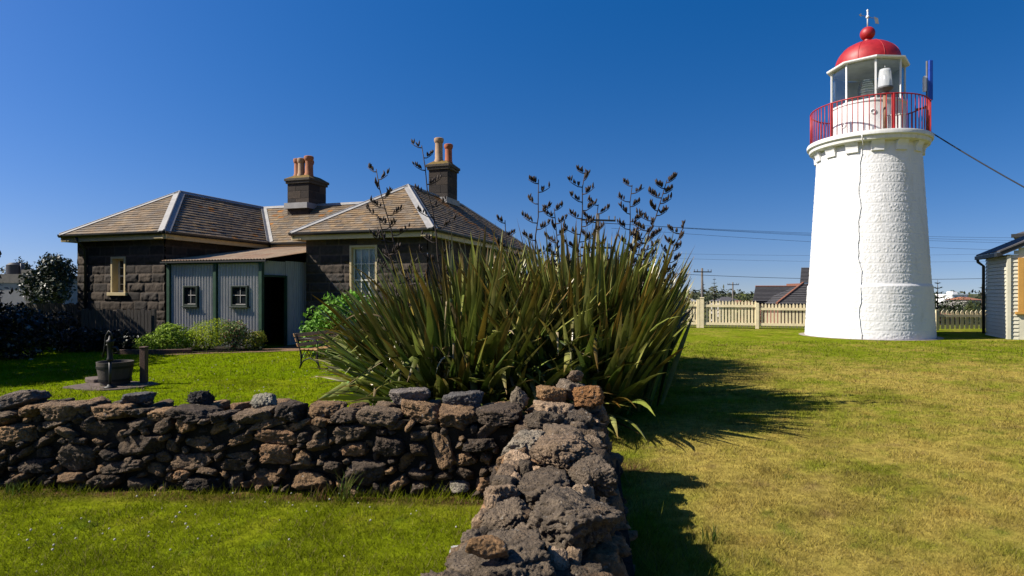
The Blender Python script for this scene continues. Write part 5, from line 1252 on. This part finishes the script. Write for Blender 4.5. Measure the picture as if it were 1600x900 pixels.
tiled([(ux, 5.5, 2.4 - hg), (ux + 7, 5.5, 2.4 - hg), (ux + 7, 8.5, 3.75 - hg), (W(1252, 52.5) - hx, 8.5, 3.75 - hg)]).build('upper_roof', M['tile'], t)
mb = MB(); mb.bb((ux + 0.2, 6.0, 1.0 - hg), (ux + 7, 8.4, 2.35 - hg)); mb.build('upper_wall', M['brick'], t)

def norfolk(label, px, ytop, Y, Wm, seed, tiers=12, cols=DT, dense=1.0, group=None):
    rr = np.random.default_rng(seed); x, y, z = W(px, Y, ytop); g0 = gz(x, y); H = z - g0
    t = thing('norfolk_pine', label, 'pine tree', (x, y, g0), 0, group)
    mb = MB(); mb.tube([(0, 0, -0.2), (0, 0, H)], [0.028 * H, 0.01], 8); mb.build('trunk', M['bark'], t, True)
    Vs, Cs = [], []
    for k in range(tiers):
        u = (k + 0.5) / tiers; zb = H * (0.12 + 0.86 * u); rad = Wm / 2 * (1 - u) ** 0.75 * rr.uniform(0.85, 1.1) + 0.12
        for b in range(7):
            a = 2 * math.pi * (b + rr.random() * 0.6) / 7
            for s in range(int(14 * dense)):
                q = rr.uniform(0.1, 1.0); p = np.array((math.cos(a) * rad * q, math.sin(a) * rad * q, zb + rad * 0.28 * q * q - 0.03 * rad)) + rr.normal(size=3) * np.array((0.07, 0.07, 0.03)) * rad
                L = 0.17 * max(0.5, rad) * rr.uniform(0.7, 1.3); d = np.array((math.cos(a + rr.normal() * 0.7), math.sin(a + rr.normal() * 0.7), rr.uniform(0, 0.5))) * L; s2 = np.array((-d[1], d[0], rr.normal() * 0.4 * L)) * 0.45
                Vs += [p - d, p + s2, p + d, p - s2]; Cs += [np.array(cols[rr.integers(len(cols))]) * rr.uniform(0.7, 1.5)] * 4
    V = np.array(Vs); np_mesh('crown', V, np.arange(len(V)).reshape(-1, 4), M['leaf'], t, col=np.array(Cs))
norfolk('norfolk pine with tiered branches right of the power pole', 1116, 432, 120, 4.2, 1, 13)
norfolk('bushy dark pine directly behind the power pole', 1099, 439, 112, 4.4, 2, 9, dense=1.3)
norfolk('tall dark pine touching the right edge of the lighthouse', 1465, 437, 62, 2.9, 3, 11, dense=1.5)
norfolk('sparse norfolk pine showing beside the weatherboard cottage', 1534, 444, 78, 3.6, 4, 10, dense=0.7)
GT = [(0.04, 0.06, 0.03), (0.06, 0.08, 0.035), (0.03, 0.045, 0.025), (0.08, 0.095, 0.04)]
def ftree(label, px, ytop, Y, rad, seed, n=2600, size=0.24, cols=GT, group='bushy trees beyond the fence'):
    x, y, z = W(px, Y, ytop); g0 = gz(x, y); tree('bushy_tree', label, (x, y, g0), max(1.2, (z - g0)), rad, n, size, cols, seed, group, low=0.1)
ftree('bushy tree right of the dark pine beyond the fence', 1484, 466, 84, 1.9, 101)
ftree('bushy grey-green tree in front of the white flats', 1503, 465, 90, 2.1, 102)
ftree('green bushy tree left of the sparse norfolk pine', 1522, 472, 84, 1.9, 103, cols=[(0.07, 0.09, 0.03), (0.1, 0.11, 0.035)])
ftree('wide olive shrub crown behind the fence left of the tiled house', 1172, 468, 46, 1.6, 104, 3000, 0.14, [(0.09, 0.11, 0.03), (0.12, 0.13, 0.04), (0.07, 0.08, 0.03)])
ftree('low olive bush behind the picket fence beside the far pole', 1148, 470, 50, 1.4, 105, 2400, 0.14, [(0.09, 0.11, 0.03), (0.06, 0.08, 0.03)])
ftree('dull green bush behind the gate and the flax', 1062, 470, 48, 1.8, 106, 2600, 0.15)
ftree('far rounded tree between the small pole and the tiled house', 1165, 459, 190, 5.0, 107, 900, 0.6)
ftree('far dark tree between the pine and the small pole', 1138, 462, 170, 4.0, 108, 800, 0.6, DT)
def far_building(label, px0, px1, y0, y1, Y, m, roofm=None):
    x0, x1 = W(px0, Y), W(px1, Y); zt = EYE + (HZ - y0) / F * Y; g0 = gz((x0 + x1) / 2, Y)
    t = thing('far_building', label, 'building', (x0, Y, g0)); H = zt - g0; w = x1 - x0
    wl = H if roofm is None else H - 0.22 * w
    mb = MB(); mb.bb((0, 0, 0), (w, 8, wl)); mb.build('wall', m, t)
    if roofm:
        mb = MB(); mb.add([(-0.3, -0.3, wl), (w + 0.3, -0.3, wl), (w + 0.3, 8.3, wl), (-0.3, 8.3, wl), (w * 0.3, 4, H), (w * 0.7, 4, H)], [(0, 1, 5, 4), (2, 3, 4, 5), (1, 2, 5), (3, 0, 4), (3, 2, 1, 0)]); mb.build('roof', roofm, t)
    else:
        mb = MB(); mb.bb((-0.2, -0.2, wl + 0.003), (w + 0.2, 8.2, wl + 0.3)); mb.bb((w * 0.3, 2, wl + 0.3), (w * 0.6, 5, wl + 1.2)); mb.build('roof', m, t)
    n = max(2, int(w / 2.2))
    for k in range(n):
        for zq in ((wl - 1.7,) if wl < 5 else (wl - 1.7, wl - 4.4)):
            mb = MB(); xx = w * (k + 0.5) / n; mb.bb((xx - 0.5, -0.04, zq), (xx + 0.5, 0.02, zq + 1.1)); mb.build('window', M['pane'], t)
far_building('far white block of flats above the trees right of the lighthouse', 1488, 1512, 461, 470, 210, M['whitem'])
far_building('far house with an orange roof beside the weatherboard cottage', 1513, 1534, 464, 480, 150, M['render'], M['ridge'])
far_building('far pale house left of the power pole', 1056, 1090, 464, 476, 180, M['render'], M['lead'])
far_building('far small house with a red roof behind the picket fence on the right', 1468, 1500, 487, 505, 75, M['brick'], M['ridge'])
far_building('far dark roofed house between the two far poles', 1126, 1158, 464, 476, 150, M['render'], M['tile'])
# hazy wooded skyline
rr = np.random.default_rng(5); bl = []
for k in range(260):
    a = rr.uniform(-0.95, 0.95); Y = rr.uniform(300, 520); x = a * Y; s = rr.uniform(5, 9)
    bl.append((x, Y, gz(x, Y) + s * 0.45, s * 1.8, s, s * 0.75))
V, Fc, C = leaf_cloud(bl, 26000, 2.2, [(0.06, 0.075, 0.045), (0.075, 0.085, 0.05), (0.09, 0.095, 0.06)], rr)
tag(np_mesh('distant_woods', V, Fc, M['leaf'], col=C), 'far off belt of dull green trees along the skyline', 'woods', kind='stuff')

# ================================================================== WEATHERBOARD COTTAGE
c0 = Vector((17.0, 20.8, 0)); d1 = Vector((0.4, 0.9165, 0)); d2 = Vector((0.9165, -0.4, 0))
wc = thing('weatherboard_cottage', 'cream weatherboard cottage with dark barge board at the right edge of the lawn', 'cottage', c0, math.atan2(-0.4, 0.9165))
# local x = to the right (d2), local y = back (d1)
def wtop(x): return 2.98 + 0.47 * x
def boards(name, along, L, topf, out, org):
    mb = MB(); al = Vector(along); o = Vector(out); og = Vector(org); z = 0.0
    while z < 4.2:
        t0, t1 = topf(0), topf(L)
        if z > max(t0, t1): break
        s0 = 0.0 if t0 > z + 0.14 else min(L, L * (z + 0.14 - t0) / (t1 - t0 + 1e-6))
        if s0 < L - 0.05:
            a = og + al * s0; b = og + al * L; zz_ = Vector((0, 0, z))
            mb.prism([a + zz_ + o * 0.036, a + zz_, a + zz_ + Vector((0, 0, 0.122)), a + zz_ + Vector((0, 0, 0.122)) + o * 0.008], b - a)
        z += 0.132
    return mb.build(name, M['board'], wc)
boards('left_wall', (0, 1, 0), 2.45, lambda s: 3.0, (-1, 0, 0), (0, 0, 0)); boards('front_wall', (1, 0, 0), 0.26, lambda s: wtop(s), (0, -1, 0), (0, 0, 0))
boards('front_wall', (1, 0, 0), 3.4, lambda s: wtop(1.3), (0, -1, 0), (1.6, 0, 0))
mb = MB(); mb.prism([(0.26, -0.02, 0), (1.6, -0.02, 0), (1.6, -0.02, 0.93), (0.26, -0.02, 0.93)], (0, 0.02, 0)); mb.prism([(0.26, -0.02, 2.78), (1.6, -0.02, 2.78), (1.6, -0.02, 3.5), (0.26, -0.02, 3.1)], (0, 0.02, 0)); mb.build('front_wall', M['board'], wc)
mb = MB(); mb.box((-0.015, -0.02, 1.45), (0.11, 0.11, 2.9)); mb.build('corner_board', M['board'], wc, bevel=0.006)
mb = MB(); mb.bb((0.24, -0.07, 0.95), (0.4, 0.06, 2.78)); mb.bb((1.44, -0.07, 0.95), (1.58, 0.06, 2.78)); mb.bb((0.4, -0.07, 2.66), (1.44, 0.06, 2.78)); mb.bb((0.4, -0.07, 0.95), (1.44, 0.06, 1.05)); mb.bb((0.16, -0.13, 0.86), (1.66, 0.0, 0.948)); wn = mb.build('window', M['ochre'], wc, bevel=0.008)
mb = MB(); mb.bb((0.4, 0.0, 1.05), (1.44, 0.01, 2.66)); mb.build('pane', M['pane'], wn)
mb = MB(); mb.prism([(-0.28, -0.16, wtop(-0.28)), (2.6, -0.16, wtop(2.6)), (2.6, -0.16, wtop(2.6) + 0.14), (-0.28, -0.16, wtop(-0.28) + 0.14)], (0, 0.04, 0)); mb.build('barge_board', M['gutter'], wc)
mb = MB(); mb.prism([(-0.3, -0.2, wtop(-0.3) + 0.145), (2.6, -0.2, wtop(2.6) + 0.145), (2.6, -0.2, wtop(2.6) + 0.19), (-0.3, -0.2, wtop(-0.3) + 0.19)], (0, 2.75, 0)); mb.prism([(2.6, -0.2, wtop(2.6) + 0.145), (5.5, -0.2, wtop(-0.3) + 0.145), (5.5, -0.2, wtop(-0.3) + 0.19), (2.6, -0.2, wtop(2.6) + 0.19)], (0, 2.75, 0)); mb.build('roof', M['tile'], wc)
mb = MB(); mb.prism([(-0.22, -0.12, wtop(-0.3) + 0.0), (-0.36, -0.12, wtop(-0.3) + 0.0), (-0.36, -0.12, wtop(-0.3) + 0.13), (-0.22, -0.12, wtop(-0.3) + 0.15)], (0, 2.6, 0)); mb.prism([(0.0, -0.1, wtop(-0.3) + 0.02), (-0.22, -0.1, wtop(-0.3) + 0.02), (-0.22, -0.1, wtop(-0.3) + 0.04), (0.0, -0.1, wtop(-0.3) + 0.04)], (0, 2.55, 0)); mb.build('gutter', M['gutter'], wc)
mb = MB(); mb.tube([(-0.29, 2.4, 2.88), (-0.27, 2.4, 2.75), (-0.1, 2.4, 2.6), (-0.1, 2.4, 0.05)], 0.05, 10); mb.build('downpipe', M['gutter'], wc, True)
mb = MB(); mb.bb((0.02, 0.05, 0), (5.0, 2.4, 2.85)); mb.build('lap_shade_backing', M['dark'], wc)  # near-black backing, seen through board gaps as painted shadow lines
t = thing('main_cottage', 'higher roof edge of the main house rising behind the weatherboard cottage', 'house', (W(1583, 25), 25, 0.24), math.radians(-42))
mb = MB(); mb.bb((0.4, 0.3, -0.3), (6, 6, 3.55)); mb.build('wall', M['board'], t)
mb = MB(); mb.add([(0, 0, 3.62), (6.5, 0, 3.62), (6.5, 6.4, 3.62), (0, 6.4, 3.62), (0, 0, 3.74), (6.5, 0, 3.74), (6.5, 6.4, 3.74), (0, 6.4, 3.74), (3, 3.2, 5.0)], [(0, 3, 2, 1), (0, 1, 5, 4), (1, 2, 6, 5), (2, 3, 7, 6), (3, 0, 4, 7), (4, 5, 8), (5, 6, 8), (6, 7, 8), (7, 4, 8)]); mb.build('roof', M['tile'], t)
mb = MB(); mb.bb((-0.06, -0.08, 3.62), (6.5, 0.02, 3.76)); mb.build('gutter', M['gutter'], t)

# ================================================================== SKY, SUN, CAMERA
w = bpy.data.worlds.new('World'); S.world = w; w.use_nodes = True
nt = w.node_tree; N = nt.nodes; L = nt.links; bg = N['Background']
sky = N.new('ShaderNodeTexSky'); sky.sky_type = 'NISHITA'; sky.sun_disc = False
sky.sun_elevation = SUN_EL; sky.sun_rotation = math.pi / 2 - SUN_PHI
sky.altitude = SKY_ALT; sky.air_density = SKY_AIR; sky.dust_density = SKY_DUST; sky.ozone_density = SKY_OZ
hs = N.new('ShaderNodeHueSaturation'); hs.inputs['Saturation'].default_value = SKY_SAT; hs.inputs['Value'].default_value = SKY_VAL
tcs = N.new('ShaderNodeTexCoord'); vma = N.new('ShaderNodeVectorMath'); vma.operation = 'MULTIPLY_ADD'; vma.inputs[1].default_value = (1, 1, 1.5); vma.inputs[2].default_value = (0, 0, 0.12)
vnm = N.new('ShaderNodeVectorMath'); vnm.operation = 'NORMALIZE'; L.new(tcs.outputs['Generated'], vma.inputs[0]); L.new(vma.outputs[0], vnm.inputs[0]); L.new(vnm.outputs[0], sky.inputs[0])
gmn = N.new('ShaderNodeGamma'); gmn.inputs[1].default_value = SKY_GAMMA; L.new(sky.outputs[0], gmn.inputs[0]); L.new(gmn.outputs[0], hs.inputs['Color']); gr = N.new('ShaderNodeVectorMath'); gr.operation = 'MULTIPLY'; gr.inputs[1].default_value = (1.0, 0.82, 1.02); L.new(hs.outputs[0], gr.inputs[0]); L.new(gr.outputs[0], bg.inputs[0]); bg.inputs[1].default_value = SKY_STR
sl_ = bpy.data.lights.new('sun', 'SUN'); sl_.energy = SUN_STR; sl_.angle = math.radians(0.5); sl_.color = (1.0, 0.93, 0.82)
so = bpy.data.objects.new('sun', sl_); COL.objects.link(so)
sv = Vector((math.cos(SUN_EL) * math.cos(SUN_PHI), math.cos(SUN_EL) * math.sin(SUN_PHI), math.sin(SUN_EL)))
so.rotation_euler = (-sv).to_track_quat('-Z', 'Y').to_euler(); so.location = sv * 50
cd = bpy.data.cameras.new('camera'); cam = bpy.data.objects.new('camera', cd); COL.objects.link(cam)
cam.location = (0, 0, EYE); cam.rotation_euler = (math.pi / 2, 0, 0); cd.sensor_width = 36; cd.lens = 36 * F / 1600
cd.shift_y = (HZ - 450) / 1600; cd.clip_start = 0.05; cd.clip_end = 8000
S.camera = cam
vs_ = S.view_settings; vs_.view_transform = 'Standard'; vs_.look = 'None'; vs_.exposure = EXPO; vs_.gamma = 1; vs_.use_curve_mapping = False
S.display_settings.display_device = 'sRGB'
S.cycles.max_bounces = 6; S.cycles.sample_clamp_indirect = 1.5; S.cycles.caustics_reflective = False; S.cycles.caustics_refractive = False; S.cycles.transparent_max_bounces = 12; S.cycles.use_denoising = DENOISE
